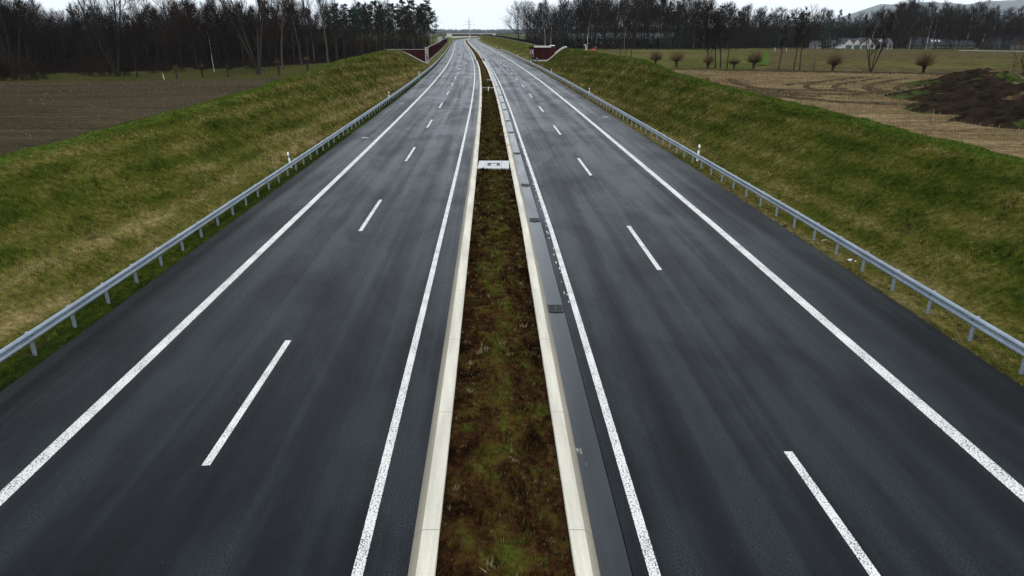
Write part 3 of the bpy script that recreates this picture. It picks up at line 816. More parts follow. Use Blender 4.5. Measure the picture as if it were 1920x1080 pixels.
# ------------------------------------------------------------------ noise barriers
def barrier(name, lab, pts, h, zf, panel=M['panel'], pitch=4.0, cap=True, post=True, cat='noise barrier'):
    root = empty(name); tag(root, lab, cat)
    pan = MB(); cp = MB(); base = MB()
    pm = MB(); pm.box(-.09, .09, -.10, .10, 0, h + .05); pme = pm.mesh('post'); pme.materials.append(panel)
    last = None
    for (xa, ya), (xb, yb) in zip(pts[:-1], pts[1:]):
        L = math.hypot(xb - xa, yb - ya); n = max(1, round(L / pitch))
        dx, dy = (xb - xa) / n, (yb - ya) / n; q = math.hypot(dx, dy); ux, uy = dx / q, dy / q; nx, ny = -uy, ux
        for k in range(n):
            x0, y0 = xa + dx * k, ya + dy * k; x1, y1 = x0 + dx, y0 + dy
            z = zf(y0)
            # ribbed panel: shallow zigzag on both faces
            m = 8; lo = []; hi = []
            for side in (1, -1):
                for i in range(m + 1) if side > 0 else range(m, -1, -1):
                    t = i / m; off = side * (.06 + (.03 if i % 2 else 0))
                    lo.append((x0 + dx * t + nx * off, y0 + dy * t + ny * off, z + .35)); hi.append((lo[-1][0], lo[-1][1], z + h))
            nn = len(lo)
            pan.add(lo + hi, [(i, (i+1) % nn, nn + (i+1) % nn, nn + i) for i in range(nn)] + [tuple(range(nn, 2*nn))])
            def bar(mbx, w, z0, z1):
                c = [(x0 - nx*w, y0 - ny*w), (x1 - nx*w, y1 - ny*w), (x1 + nx*w, y1 + ny*w), (x0 + nx*w, y0 + ny*w)]
                mbx.add([(a_, b_, z0) for a_, b_ in c] + [(a_, b_, z1) for a_, b_ in c], [(0,3,2,1),(4,5,6,7),(0,1,5,4),(1,2,6,5),(2,3,7,6),(3,0,4,7)])
            bar(base, .14, z - .6, z + .35)
            if cap: bar(cp, .13, z + h, z + h + .12)
            if post:
                o = bpy.data.objects.new('post', pme); C.objects.link(o); o.parent = root
                o.location = (x0, y0, z); o.rotation_euler = (0, 0, math.atan2(dy, dx))
    pan.build('panels', panel, root); base.build('plinth', M['conc'], root)
    if cap: cp.build('coping', M['conc'], root)
    return root
def stroke(mb, fr, pts, w, proud):
    """spray stroke: fr maps (a, z) on the panel to a point, pts list of (a,z)"""
    for (a0, z0), (a1, z1) in zip(pts[:-1], pts[1:]):
        dx, dz = a1 - a0, z1 - z0; q = math.hypot(dx, dz) or 1; px, pz = -dz / q * w, dx / q * w
        mb.add([fr(a0 - px, z0 - pz, proud), fr(a1 - px, z1 - pz, proud), fr(a1 + px, z1 + pz, proud), fr(a0 + px, z0 + pz, proud)], [(0, 1, 2, 3)])
YB = 209.0
xc = gx(801, YB, 0)
pts = [(gx(725, YB, 0), YB), (xc, YB)]
lw = barrier('noise_barrier', 'dark red noise barrier at the end of the left grass bank, facing the camera', pts, 3.75, lambda y: -.1)
pts = [(xc, YB + .6)]
for y in np.concatenate([np.arange(217, 400, 8), np.arange(400, 596, 12)]):
    pts.append((float(edgeX('L', y)) - np.interp(y, [209, 240, 600], [abs(xc - float(edgeX('L', YB))), 3.6, 3.8]), float(y)))
lw2 = barrier('noise_barrier', 'long dark red noise barrier running beside the left carriageway', pts, 4.1, lambda y: -.1, pitch=5.0)
# graffiti on its first panel, on the road side
mb = MB(); r5 = random.Random(5)
p0, p1 = Vector((*pts[0], 0)), Vector((*pts[1], 0)); dv = (p1 - p0).normalized(); nv = Vector((dv.y, -dv.x, 0))
fr = lambda a, z, pr: p0 + dv * (a) + nv * (.115 + pr) + Vector((0, 0, z))
for k in range(16):
    a0 = r5.uniform(.4, 6.5); z0 = r5.uniform(.5, 3.2)
    stroke(mb, fr, [(a0, z0), (a0 + r5.uniform(-.4, .6), z0 + r5.uniform(.1, .7)), (a0 + r5.uniform(.1, 1.0), z0 + r5.uniform(-.4, .5)), (a0 + r5.uniform(.3, 1.3), z0 + r5.uniform(-.2, .8))], r5.uniform(.05, .12), .004 * k)
mb.build('graffiti', M['spray'], lw2)
mb = MB(); mb.box(xc - .45, xc + .45, YB - .45, YB + .45, -.6, 4.15); mb.box(xc - .5, xc + .5, YB - .5, YB + .5, 4.15, 4.3)
o = tag(mb.build('barrier_pillar', M['conc']), 'grey concrete pillar covered in scribbles at the corner of the left barrier', 'pillar')
mb = MB()
fr = lambda a, z, pr: Vector((xc + a, YB - .46 - pr, z))
for k in range(14):
    a0 = r5.uniform(-.4, .3); z0 = r5.uniform(.2, 3.4)
    stroke(mb, fr, [(a0, z0), (max(-.42, min(.42, a0 + r5.uniform(-.4, .4))), z0 + r5.uniform(.1, .5)), (max(-.42, min(.42, a0 + r5.uniform(-.3, .5))), z0 + r5.uniform(-.1, .6))], r5.uniform(.03, .07), .003 * k)
mb.build('graffiti', M['iron'], o)
# concrete coping where bank meets the barrier
def coping(side, lab, Yc, o0, o1, w=.4, step=None):
    mb = MB(); n = 14; os_ = np.linspace(o0, o1, n)
    for i in range(n - 1):
        za = float(slope_z(side, np.array(Yc - 1.2), np.array(os_[i]))[0]); zb = float(slope_z(side, np.array(Yc - 1.2), np.array(os_[i+1]))[0])
        lift = .12 if step is None else (.12 if i < step else .45)
        xa = float(edgeX(side, Yc)) + (-os_[i] if side == 'L' else os_[i]); xb = float(edgeX(side, Yc)) + (-os_[i+1] if side == 'L' else os_[i+1])
        mb.add([(xa, Yc - w, za + lift), (xb, Yc - w, zb + lift), (xb, Yc + w, zb + lift), (xa, Yc + w, za + lift),
                (xa, Yc - w, za - .5), (xb, Yc - w, zb - .5), (xb, Yc + w, zb - .5), (xa, Yc + w, za - .5)],
               [(0,1,2,3),(7,6,5,4),(0,4,5,1),(1,5,6,2),(2,6,7,3),(3,7,4,0)])
    return tag(mb.build('wing_wall', M['conc_light']), lab, 'wing wall')
coping('L', 'pale sloping concrete edge where the left bank ends at the barrier', YB - 1.9, 3.2, 11.2)
coping('R', 'pale stepped concrete edge where the right bank ends at the barrier', 213.2, 6.5, 13.0, .5, 6)
# right portal block
YR = 216.0
xa = gx(1003, YR, .3); xb = gx(1056, YR, .3)
rw = barrier('noise_barrier', 'dark red noise barrier beside the underpass on the right, facing the camera', [(xa, YR), (xb, YR)], 3.85, lambda y: .25, pitch=8, post=False, cap=False)
mb = MB(); mb.box(xa - .3, gx(1033, YR, 4), YR - .5, YR + 1.2, 4.1, 4.55); mb.build('coping', M['conc_light'], rw)
mb = MB(); mb.box(xa - .1, gx(1027, YR, 0), YR - .6, YR - .16, -.3, .5); mb.build('footing', M['conc_light'], rw)
xg = xa - .2; yg1 = YR + 14
side = barrier('noise_barrier', 'short dark red barrier with pale graffiti beside the right guard rail', [(xa, YR + .3), (gx(992, 232, .3), 232)], 3.85, lambda y: .25, pitch=8, post=False, cap=False)
p0 = Vector((xa, YR + .3, .25)); p1 = Vector((gx(992, 232, .3), 232, .25)); dv = (p1 - p0).normalized(); nv = Vector((-dv.y, dv.x, 0))
if nv.x > 0: nv = -nv
mb = MB(); mp = MB()
fr = lambda a, z, pr: p0 + dv * a + nv * (.115 + pr) + Vector((0, 0, z))
for k in range(26):
    a0 = r5.uniform(.8, 12); z0 = r5.uniform(.7, 2.9)
    stroke(mb if k % 3 else mp, fr, [(a0, z0), (a0 + r5.uniform(-.8, 1.2), z0 + r5.uniform(.1, .7)), (a0 + r5.uniform(0, 2.0), z0 + r5.uniform(-.5, .5)), (a0 + r5.uniform(.3, 2.6), z0 + r5.uniform(-.3, .8))], r5.uniform(.12, .28), .004 * k)
mb.build('graffiti', M['spray'], side); mp.build('graffiti', M['sprayp'], side)
mb = MB(); mb.tube((gx(1007, 214, 0), 214, .1), (gx(1007, 214, 0), 214, 1.1), .32, .30, 10); mb.tube((gx(1007, 214, 0), 214, 1.1), (gx(1007, 214, 0), 214, 1.25), .36, .2, 10)
tag(mb.build('barrel', M['bluegrey']), 'blue-grey barrel at the foot of the right barrier', 'barrel')
# dark fence on top of the far right bank
pts = []
for y in np.concatenate([np.arange(233, 420, 9), np.arange(420, 840, 18)]):
    pts.append((float(edgeX('R', y)) + 6.9, float(y)))
fz = lambda y: float(np.interp(y, [222, 300, 420, 820, 900], [4.2, 4.5, 5.0, 5.2, 4.0])) - .2
barrier('screen_fence', 'long dark screen fence along the top of the far right bank', pts, 1.35, fz, M['paneld'], pitch=9, cap=False, post=False, cat='fence')

# ------------------------------------------------------------------ overpass
YO = 872
root = empty('overpass'); tag(root, 'distant low road bridge crossing the motorway where it bends', 'bridge')
mb = MB(); mb.box(gx(846, YO, 6), gx(926, YO, 6), YO - 5, YO + 5, 5.7, 6.7); mb.build('deck', M['bluegrey'], root)
mb = MB(); mb.box(gx(838, YO, 6), gx(930, YO, 6), YO - 5.4, YO - 5.0, 6.0, 7.3); mb.build('parapet', M['conc'], root)
mb = MB(); xp = gx(881, YO, 2); mb.box(xp - .75, xp + .75, YO - 4, YO + 4, -1, 5.7); mb.build('pier', M['conc_light'], root)
mb = MB(); mb.box(gx(838, YO, 3), gx(848, YO, 3), YO - 6, YO + 6, -2, 6.2); mb.build('abutment', M['conc_light'], root)
mb = MB(); mb.box(gx(924, YO, 3), gx(929, YO, 3), YO - 6, YO + 6, 2, 6.2); mb.build('abutment', M['conc_light'], root)
xw = gx(821, 640, 2)
mb = MB(); mb.box(xw, gx(834, 640, 2), 640, 640.6, -2.5, 4.6); mb.box(gx(830.5, 640, 2), gx(834, 640, 2), 640, 662, -2.5, 4.6)
tag(mb.build('retaining_wall', M['conc']), 'pale grey retaining wall behind the far end of the left barrier', 'wall')
Yf = 1250
barrier('noise_barrier', 'faint red noise barrier seen below the distant bridge', [(gx(836, Yf, 2), Yf), (gx(896, Yf, 2), Yf + 40)], 3.6, lambda y: 1.5, pitch=12, post=False)
mb = MB(); mb.box(gx(836, Yf, 2), gx(897, Yf, 2), Yf - 3, Yf - 2, -2, 1.7)
tag(mb.build('retaining_wall', M['conc_light']), 'thin pale concrete base wall below the distant red barrier', 'wall')
Xh = np.linspace(gx(790, 1290, 2), gx(990, 1290, 2), 40); Yh = np.linspace(1256, 1420, 16)
XX, YY = np.meshgrid(Xh, Yh); t = np.sin(np.pi * np.clip((YY - 1256) / 164, 0, 1))
ZZ = -2.9 + 7.4 * t ** .6 * np.interp(XX, [Xh[0], Xh[6], Xh[-8], Xh[-1]], [.3, 1, .95, .5]) + .3 * fbm(XX * .05, YY * .05, 2)
struct(link('far_bank', grid('far_bank', np.stack([XX, YY, ZZ], -1), np.stack([XX, YY], -1)), M['meadowL']))

# ------------------------------------------------------------------ earth heaps
def heap(name, lab, x, y, rx, ry, h, seed, rot=0.0, zf=fz_right, pw=.75):
    n, m = 60, 60
    u = np.linspace(-1, 1, n); U, W = np.meshgrid(u, u)
    R = np.sqrt(U**2 + W**2); ca, sa = math.cos(rot), math.sin(rot)
    X = x + U * rx * ca - W * ry * sa; Y = y + U * rx * sa + W * ry * ca
    f = np.clip(1 - R, 0, 1) ** pw; f = f * (1 + .55 * fbm(X * .28, Y * .28, seed, 4))
    Z = zf(X, Y) - .25 + h * f * 1.25 + .55 * f**.5 * fbm(X * .8, Y * .8, seed + 5, 5)
    me = grid(name, np.stack([X - x, Y - y, Z], -1), np.stack([X, Y], -1))
    o = link(name, me, M['earth']); o.location = (x, y, 0)
    return tag(o, lab, 'earth heap', 'earth heaps at the right field edge')
heap('earth_heap', 'long dark earth heap with a grassy left foot, largest of the heaps', gx(1862, 59, 4), 59, 9.4, 7.3, 1.28, 11, .25)
heap('earth_heap', 'rounded dark earth heap with green top in front of the long heap', gx(1885, 48, 4), 48.5, 6.6, 5.6, 1.3, 23, .2)
heap('earth_heap', 'low dark earth heap nearest the bank at the right picture edge', gx(1938, 41.5, 4), 42, 5.0, 3.8, 1.1, 31, .3)
heap('earth_heap', 'dry tan and grey rubble heap behind the dark heaps', gx(1840, 79, 4), 79, 9, 6, 1.35, 47, .1)
heap('earth_heap', 'grassy earth heap at the far right behind the rounded heap', gx(1965, 57, 4), 57, 8, 6, 1.5, 53, 0)

# ------------------------------------------------------------------ trees
def bare_tree(seed, h, spread=.33, first=.28, nl=15, lean=0.0, tw=1.0, up=.55, r0=None, forks=1, bark='bark', twig='twig', dens=1.0, fan=.13):
    rn = random.Random(seed); tr = MB(); cw = MB(); R0 = r0 or h * .0115
    def rv(s): return Vector((rn.gauss(0, s), rn.gauss(0, s), rn.gauss(0, s)))
    def twigs(p, d, L, lvl):
        k = max(1, int((3 if lvl == 3 else 2) * dens + .5))
        for _ in range(k):
            q = p + d * (L * rn.uniform(.15, 1.0))
            dd = (d * .8 + rv(.38) + Vector((0, 0, .25))).normalized(); l2 = L * rn.uniform(.6, 1.1)
            cw.tri(q, q + dd * l2, .034 * tw if lvl == 3 else .026 * tw)
            if lvl == 3: twigs(q, dd, l2 * .8, 4)
    def branch(p, d, L, r, lvl):
        n = 4; pts = [p]; dd = d.copy()
        for i in range(n):
            dd = (dd + rv(.12) + Vector((0, 0, .13))).normalized(); pts.append(pts[-1] + dd * (L / n))
        for i in range(n):
            a = r * (1 - i / n * .8) + .008; b_ = r * (1 - (i + 1) / n * .8) + .008
            (tr if lvl == 1 and bark != 'birch' else cw).tube(pts[i], pts[i+1], a, b_, 5 if lvl == 1 else 3, cap=False)
        nk = 8 if lvl == 1 else 6
        for k in range(nk):
            t = rn.uniform(.18, 1.0); i = min(n - 1, int(t * n)); q = pts[i].lerp(pts[i+1], t * n - i)
            ax = (pts[i+1] - pts[i]).normalized(); nd = (ax * .85 + rv(.40) + Vector((0, 0, .25))).normalized()
            l2 = L * rn.uniform(.45, .85) * (1.15 - .45 * t)
            if lvl == 1: branch(q, nd, l2, r * .42, 2)
            else:
                cw.tri(q, q + nd * l2 * 1.15, .055 * tw); twigs(q, nd, l2, 3)
    for fk in range(forks):
        p = Vector((0, 0, -.3)); ang = fk * 6.283 / forks + rn.uniform(-.4, .4); d = Vector((math.sin(lean) + (fan * math.cos(ang) if forks > 1 else 0), (fan * math.sin(ang) if forks > 1 else 0), math.cos(lean))).normalized()
        n = 9; pts = [p]
        for i in range(n):
            d = (d + rv(.035) + Vector((0, 0, .02))).normalized(); pts.append(pts[-1] + d * (h / n))
        Rk = R0 * (1 if forks == 1 else .6)
        for i in range(n):
            tr.tube(pts[i], pts[i+1], Rk * (1 - i / n) ** .8 + .02 + (Rk * .35 if i == 0 else 0), Rk * (1 - (i+1) / n) ** .8 + .02, 7, cap=False)
        m = nl if forks == 1 else max(5, nl // forks)
        for k in range(m):
            t = first + (1 - first) * (k + rn.random()) / m; t = min(t, .995); i = min(n - 1, int(t * n)); q = pts[i].lerp(pts[i+1], t * n - i)
            az = k * 2.4 + rn.uniform(-.5, .5); el = up + rn.uniform(-.2, .25) + .35 * t
            nd = Vector((math.cos(az) * math.cos(el), math.sin(az) * math.cos(el), math.sin(el)))
            L = h * spread * (1.1 - .72 * (t - first) / (1 - first)) * rn.uniform(.75, 1.15)
            branch(q, nd, L, Rk * .42 * (1.1 - .6 * t), 1)
    return tr.mesh('trunk', True), cw.mesh('crown'), M[bark], M[twig]

def pine(seed, h, cf=.5, wide=.17):
    rn = random.Random(seed); tr = MB(); cw = MB(); p = Vector((0, 0, -.3)); n = 8; pts = [p]; d = Vector((0, 0, 1))
    for i in range(n):
        d = (d + Vector((rn.gauss(0, .02), rn.gauss(0, .02), .02))).normalized(); pts.append(pts[-1] + d * h / n)
    for i in range(n): tr.tube(pts[i], pts[i+1], h * .011 * (1 - i/n) + .03, h * .011 * (1 - (i+1)/n) + .03, 6, cap=False)
    for k in range(34):
        t = cf + (1 - cf) * (k + rn.random()) / 34; t = min(t, .99); i = min(n-1, int(t * n)); q = pts[i].lerp(pts[i+1], t*n - i)
        az = rn.uniform(0, 6.28); u = (t - cf) / (1 - cf); L = h * wide * (math.sin(math.pi * (.18 + .78 * u)) + .1) * rn.uniform(.6, 1.15)
        d = Vector((math.cos(az), math.sin(az), rn.uniform(-.05, .45))).normalized(); e = q + d * L
        tr.tube(q, e, .05, .015, 3, cap=False)
        for c in range(7):
            o = q.lerp(e, .35 + .65 * (c + rn.random()) / 7) + Vector((rn.gauss(0, .25), rn.gauss(0, .25), rn.gauss(.1, .18)))
            for _ in range(12):
                dd = Vector((rn.gauss(0, 1), rn.gauss(0, 1), rn.gauss(.35, .7))).normalized()
                cw.tri(o, o + dd * rn.uniform(.35, .75), .17)
    for k in range(40):   # dead lower branches
        t = rn.uniform(.18, cf + .05); i = min(n-1, int(t*n)); q = pts[i].lerp(pts[i+1], t*n - i); az = rn.uniform(0, 6.28)
        dd = Vector((math.cos(az), math.sin(az), rn.uniform(-.2, .3))); e = q + dd * rn.uniform(.8, 2.6)
        tr.tri(q, e, .06)
        for _ in range(4): tr.tri(q.lerp(e, rn.random()), e + Vector((rn.gauss(0, .5), rn.gauss(0, .5), rn.gauss(0, .4))), .03)
    return tr.mesh('trunk'), cw.mesh('crown'), M['pbark'], M['needle']

def spruce(seed, h):
    rn = random.Random(seed); tr = MB(); cw = MB(); tr.tube((0, 0, -.3), (0, 0, h), h * .012, .02, 6, cap=False)
    for k in range(110):
        t = .06 + .93 * (k + rn.random()) / 110; az = rn.uniform(0, 6.28); L = h * .20 * (1 - t) ** .8 + .3
        q = Vector((0, 0, t * h)); e = q + Vector((math.cos(az) * L, math.sin(az) * L, -.12 * L + rn.gauss(0, .15)))
        cw.tube(q, e, .03, .01, 3, cap=False)
        for c in range(12):
            o = q.lerp(e, rn.uniform(.15, 1)); dd = Vector((rn.gauss(0, 1), rn.gauss(0, 1), rn.gauss(-.3, .5))).normalized()
            cw.tri(o, o + dd * rn.uniform(.4, .9), .22)
    return tr.mesh('trunk'), cw.mesh('crown'), M['pbark'], M['needle']

def bush(seed, h, n=260, wide=.6):
    rn = random.Random(seed); tr = MB(); cw = MB()
    for k in range(16):
        az = rn.uniform(0, 6.28); s = rn.uniform(0, wide); d = Vector((math.cos(az) * s, math.sin(az) * s, 1)).normalized()
        e = d * h * rn.uniform(.5, .85); b0 = Vector((rn.gauss(0, .9), rn.gauss(0, .9), -.2)); e = e + Vector((b0.x, b0.y, 0)); tr.tube(b0, e, .04, .012, 3, cap=False)
        for j in range(n // 16):
            q = b0.lerp(e, rn.uniform(.02, 1)); dd = (d * .5 + Vector((rn.gauss(0, .55), rn.gauss(0, .55), rn.gauss(.3, .4)))).normalized()
            f = q + dd * h * rn.uniform(.15, .4); cw.tri(q, f, .035)
            for _ in range(4): cw.tri(q.lerp(f, rn.uniform(.2, 1)), f + Vector((rn.gauss(0, .3), rn.gauss(0, .3), rn.gauss(.1, .3))), .026)
    return tr.mesh('stem'), cw.mesh('crown'), M['bark'], M['twigr']

def pollard(seed, ht=1.5, rs=2.0, n=420, w=.035):
    rn = random.Random(seed); tr = MB(); cw = MB()
    lx = rn.uniform(-.15, .15)
    tr.tube((0, 0, -.3), (lx * .5, 0, ht * .5), .24, .19, 9, cap=False); tr.tube((lx * .5, 0, ht * .5), (lx, 0, ht), .19, .26, 9, cap=False); tr.tube((lx, 0, ht), (lx, 0, ht + .25), .36, .2, 9)
    for k in range(9):
        a_ = k * .7; tr.tube((lx, 0, ht - .05), (lx + math.cos(a_) * .4, math.sin(a_) * .4, ht + .25), .14, .05, 5)
    for k in range(n):
        az = rn.uniform(0, 6.28); el = math.asin(rn.uniform(.02, 1)); d = Vector((math.cos(az) * math.cos(el), math.sin(az) * math.cos(el), math.sin(el)))
        q = Vector((lx, 0, ht + .12)) + d * .3; L = rs * rn.uniform(.62, 1.0) * (.62 + .42 * math.sin(el))
        mid = q + d * L * .55 + Vector((rn.gauss(0, .06), rn.gauss(0, .06), .06)); e = mid + (d * .8 + Vector((rn.gauss(0, .12), rn.gauss(0, .12), .35))).normalized() * L * .5
        cw.tri(q, mid, w * 1.6); cw.tri(mid - (mid - q) * .3, e, w * 1.2)
    return tr.mesh('trunk', True), cw.mesh('crown'), M['bark'], M['willow']

PROTO = {
 'oak': [bare_tree(s, 16, .38, .20, 20, tw=.8, dens=.62) for s in (1, 2, 3, 4)],
 'tall': [bare_tree(s, 20, .30, .30, 20, up=.75, tw=.8, dens=.6) for s in (11, 12, 13)],
 'red': [bare_tree(s, 15, .30, .22, 20, up=.7, twig='twigr', tw=.8, dens=.65) for s in (21, 22, 23)],
 'birch': [bare_tree(s, 18, .20, .38, 15, up=.7, r0=.17, bark='birch', twig='twigr', tw=.8, dens=.55) for s in (31, 32, 33)],
 'fork': [bare_tree(s, 23, .26, .26, 24, up=.9, r0=.40, forks=4, bark='bark', tw=.85, fan=.30, dens=.6) for s in (41, 42, 43)],
 'poplar': [bare_tree(s, 26, .22, .42, 16, up=.95, r0=.30, bark='barkl', tw=.8, dens=.55) for s in (51, 52)],
 'pine': [pine(s, 19) for s in (61, 62, 63)],
 'spruce': [spruce(s, 17) for s in (71, 72)],
 'bush': [bush(s, 4.0) for s in (81, 82, 83)],
 'stem': [bare_tree(s, 11, .20, .30, 10, up=.9, r0=.17, forks=5, tw=.7, dens=.4, fan=.26) for s in (91, 92)],
 'thin': [bare_tree(s, 10, .18, .30, 10, up=.8, r0=.10, tw=.65, dens=.36) for s in (95, 96, 97)],
 'willow': [pollard(s, .85, 2.15, 520, .022) for s in (101, 102, 103)],
 'stump': [pollard(s, 2.0, .55, 40, .05) for s in (111, 112)],
}
KN = {'oak': ('tree', 'bare dark broad-crowned tree'), 'tall': ('tree', 'tall bare slender tree'), 'red': ('tree', 'bare reddish-brown twiggy tree'), 'birch': ('birch', 'white-trunked birch'),
      'fork': ('tree', 'tall bare forking tree'), 'poplar': ('tree', 'very tall bare pale-trunked tree'), 'pine': ('pine', 'tall dark green pine with a bare trunk'), 'spruce': ('spruce', 'dense dark green conifer'),
      'bush': ('bush', 'dense leafless bush'), 'stem': ('tree', 'bare many-stemmed tree'), 'thin': ('tree', 'small thin bare tree'), 'willow': ('willow', 'round-headed pollard willow'), 'stump': ('willow', 'freshly cut pollard willow')}
NAME = {'oak': 'broad_tree', 'tall': 'slender_tree', 'red': 'twiggy_tree', 'birch': 'birch_tree', 'fork': 'forked_tree', 'poplar': 'tall_tree', 'pine': 'pine_tree', 'spruce': 'conifer_tree', 'bush': 'bush', 'stem': 'many_stemmed_tree', 'thin': 'thin_tree', 'willow': 'pollard_willow', 'stump': 'pollard_stump'}
TR = random.Random(99)
def plant(kind, x, y, z, sc=1.0, label=None, group=None, vi=None, wide=1.0, tilt=None):
    pr = PROTO[kind]; p = pr[(vi if vi is not None else TR.randrange(len(pr))) % len(pr)]
    r = empty(NAME[kind], (x, y, z), TR.uniform(0, 6.28))
    if tilt: r.rotation_euler = (tilt[0], tilt[1], r.rotation_euler[2])
    s = sc * TR.uniform(.95, 1.05); r.scale = (s * wide, s * wide, s)
    for me, mt, nm in ((p[0], p[2], 'stem' if kind == 'bush' else 'trunk'), (p[1], p[3], 'crown')):
        if not me.materials: me.materials.append(mt)
        o = bpy.data.objects.new(nm, me); C.objects.link(o); o.parent = r
    tag(r, label or KN[kind][1], KN[kind][0], group)
    return r
def zL(x, y): return float(fz_left(x, y))
def zR(x, y): return float(fz_right(x, y))
def woodL(kind, px, Y, sc=1.0, where='in the dense wood left of the motorway', group='trees of the left wood', label=None, **k):
    x = gx(px, Y, -1.5); return plant(kind, x, Y, zL(x, Y), sc, label or KN[kind][1] + ' ' + where, group if label is None else None, **k)
def woodR(kind, px, Y, sc=1.0, where='in the tree belt right of the motorway', group='trees of the right belt', label=None, **k):
    x = gx(px, Y, 0); return plant(kind, x, Y, zR(x, Y), sc, label or KN[kind][1] + ' ' + where, group if label is None else None, **k)

# left wood, front to back (column, distance)
def front(px):  # distance of the edge of the wood in each photo column
    return float(np.interp(px, [-80, 0, 100, 300, 500, 640, 740, 815], [150, 156, 178, 190, 215, 250, 300, 330]))
for row in range(5):
    px = -60 + TR.uniform(0, 15)
    while px < (640 if row < 3 else 590):
        Y = front(px) + 6 + row * 17 + TR.uniform(-6, 6)
        kind = TR.choice(['oak', 'oak', 'red', 'tall', 'oak', 'red'])
        hgt = float(np.interp(px, [-60, 60, 150, 200, 300, 480, 640], [1.04, .92, .76, .80, .93, .88, .88])) * (Y / 205) ** .55
        base = {'oak': 16, 'red': 15, 'tall': 20}[kind]
        woodL(kind, px, Y, (1 + .34 * float(vnoise(px * .016, row * .3, 4))) * hgt * 16.5 / base * TR.uniform(.9, 1.1) + .02 * row)
        px += TR.uniform(22, 40)
for row in range(3):
    px = 630 + TR.uniform(0, 8)
    while px < 806 - row * 4:
        Y = front(px) + 4 + row * 14 + TR.uniform(-5, 5)
        k = TR.choice(['pine', 'pine', 'pine', 'tall'] if row else ['tall', 'red', 'pine', 'pine'])
        woodL(k, px, Y, (Y / 300) ** .75 * TR.uniform(.96, 1.13) * (1.02 if k == 'pine' else .92), 'in the pine wood left of the motorway', 'trees of the left pine wood')
        px += TR.uniform(9, 17)
for px, Y, sc, vi in ((795, 322, 1.12, 0), (806, 334, 1.10, 1), (813, 342, 1.0, 2)): woodL('pine', px, Y, sc, label='tall dark pine at the right end of the left wood, %s in from the sky' % ('third' if vi == 0 else 'second' if vi == 1 else 'first'), vi=vi)
# prominent trees in front of the left wood
for px, Y, sc, kind, lab, vi in (
        (222, 168, 1.08, 'fork', 'big bare tree with wide forked limbs in front of the left wood, beside the clearing', 0),
        (258, 166, .86, 'oak', 'bare leaning tree just right of the big forked tree at the left wood edge', 1),
        (30, 158, 1.0, 'fork', 'big bare tree at the left picture edge above the dense bushes', 2),
        (485, 176, 1.02, 'fork', 'tall bare tree with steep limbs left of the row of pale tall trunks', 1),
        (530, 205, .92, 'poplar', 'tall bare pale trunk, leftmost of the row before the pine wood', 0),
        (566, 226, .95, 'poplar', 'tall bare pale trunk, second of the row before the pine wood', 1),
        (590, 246, .98, 'poplar', 'tall bare pale trunk, third of the row before the pine wood', 0),
        (615, 240, .95, 'poplar', 'tall bare pale trunk, rightmost of the row before the pine wood', 1),
        (402, 190, .62, 'birch', 'thin white birch trunk standing alone in the dark left wood', 0),
        (775, 318, .95, 'birch', 'thin pale birch in front of the pines near the barrier', 1)):
    woodL(kind, px, Y, sc, label=lab, vi=vi)
# bushes along the left wood edge
for px, Y, sc in ((-30, 150, 1.5), (10, 152, 1.55), (40, 153, 1.45), (70, 157, 1.3), (92, 160, 1.1), (145, 176, 1.25), (165, 172, 1.2), (190, 170, 1.2), (205, 172, 1.2), (232, 172, .9),
                  (285, 182, .9), (310, 186, .9), (120, 205, 1.3), (345, 190, .9), (380, 195, .9), (430, 200, .9), (470, 205, .85), (510, 215, .85), (560, 235, .9), (610, 250, .9), (650, 258, .9), (690, 275, .9), (730, 292, .9), (760, 305, .9)):
    woodL('bush', px, Y, sc, 'at the edge of the left wood', 'bushes along the left wood edge')
for px, Y, lab in ((332, 160, 'pollard stump beside the red and white post at the field edge'), (380, 166, 'pollard stump in the middle of the row behind the ploughed field'), (428, 168, 'pollard stump third from the red and white post'),
                   (523, 172, 'taller pollard stump just left of where the bank rises'), (578, 185, 'pollard head peeping over the left bank')):
    woodL('stump', px, Y, 1.0 if px < 500 else 1.4, label=lab)
for px, Y in ((462, 172), (476, 174), (505, 176), (497, 180)):
    woodL('thin', px, Y, .42, 'at the far edge of the ploughed field', 'saplings behind the ploughed field')
x = gx(308, 158, -1.4); mb = MB()
mb.tube((0, 0, -.2), (-.28, 0, 1.9), .085, .085, 8); mb.tube((-.20, 0, 1.35), (-.275, 0, 1.86), .09, .09, 8, 1)
o = mb.build('boundary_post', [M['white'], M['red']]); o.scale = (.6, .6, .75); o.location = (x, 158, zL(x, 158)); tag(o, 'leaning white post with a red head at the edge of the ploughed field', 'post')

# thickets that close the woods (nobody could count the stems)
def thicket(name, n, fn, lab, h0, h1, w, mat):
    X, Y, Z = fn(n); hgt = RNG.uniform(h0, h1, len(X))
    V = np.zeros((len(X), 3, 3)); a_ = RNG.uniform(0, 6.28, len(X)); ww = RNG.uniform(.5, 1.4, len(X)) * w
    P = np.stack([X, Y, Z - .2], -1); V[:] = P[:, None]
    V[:, 0, 0] -= np.cos(a_) * ww; V[:, 0, 1] -= np.sin(a_) * ww; V[:, 1, 0] += np.cos(a_) * ww; V[:, 1, 1] += np.sin(a_) * ww
    V[:, 2, 0] += RNG.normal(0, .12, len(X)) * hgt; V[:, 2, 1] += RNG.normal(0, .12, len(X)) * hgt; V[:, 2, 2] += hgt
    me = mesh_np(name, V, np.arange(3*len(X)).reshape(-1, 3))
    return tag(link(name, me, mat), lab, 'undergrowth', kind='stuff')
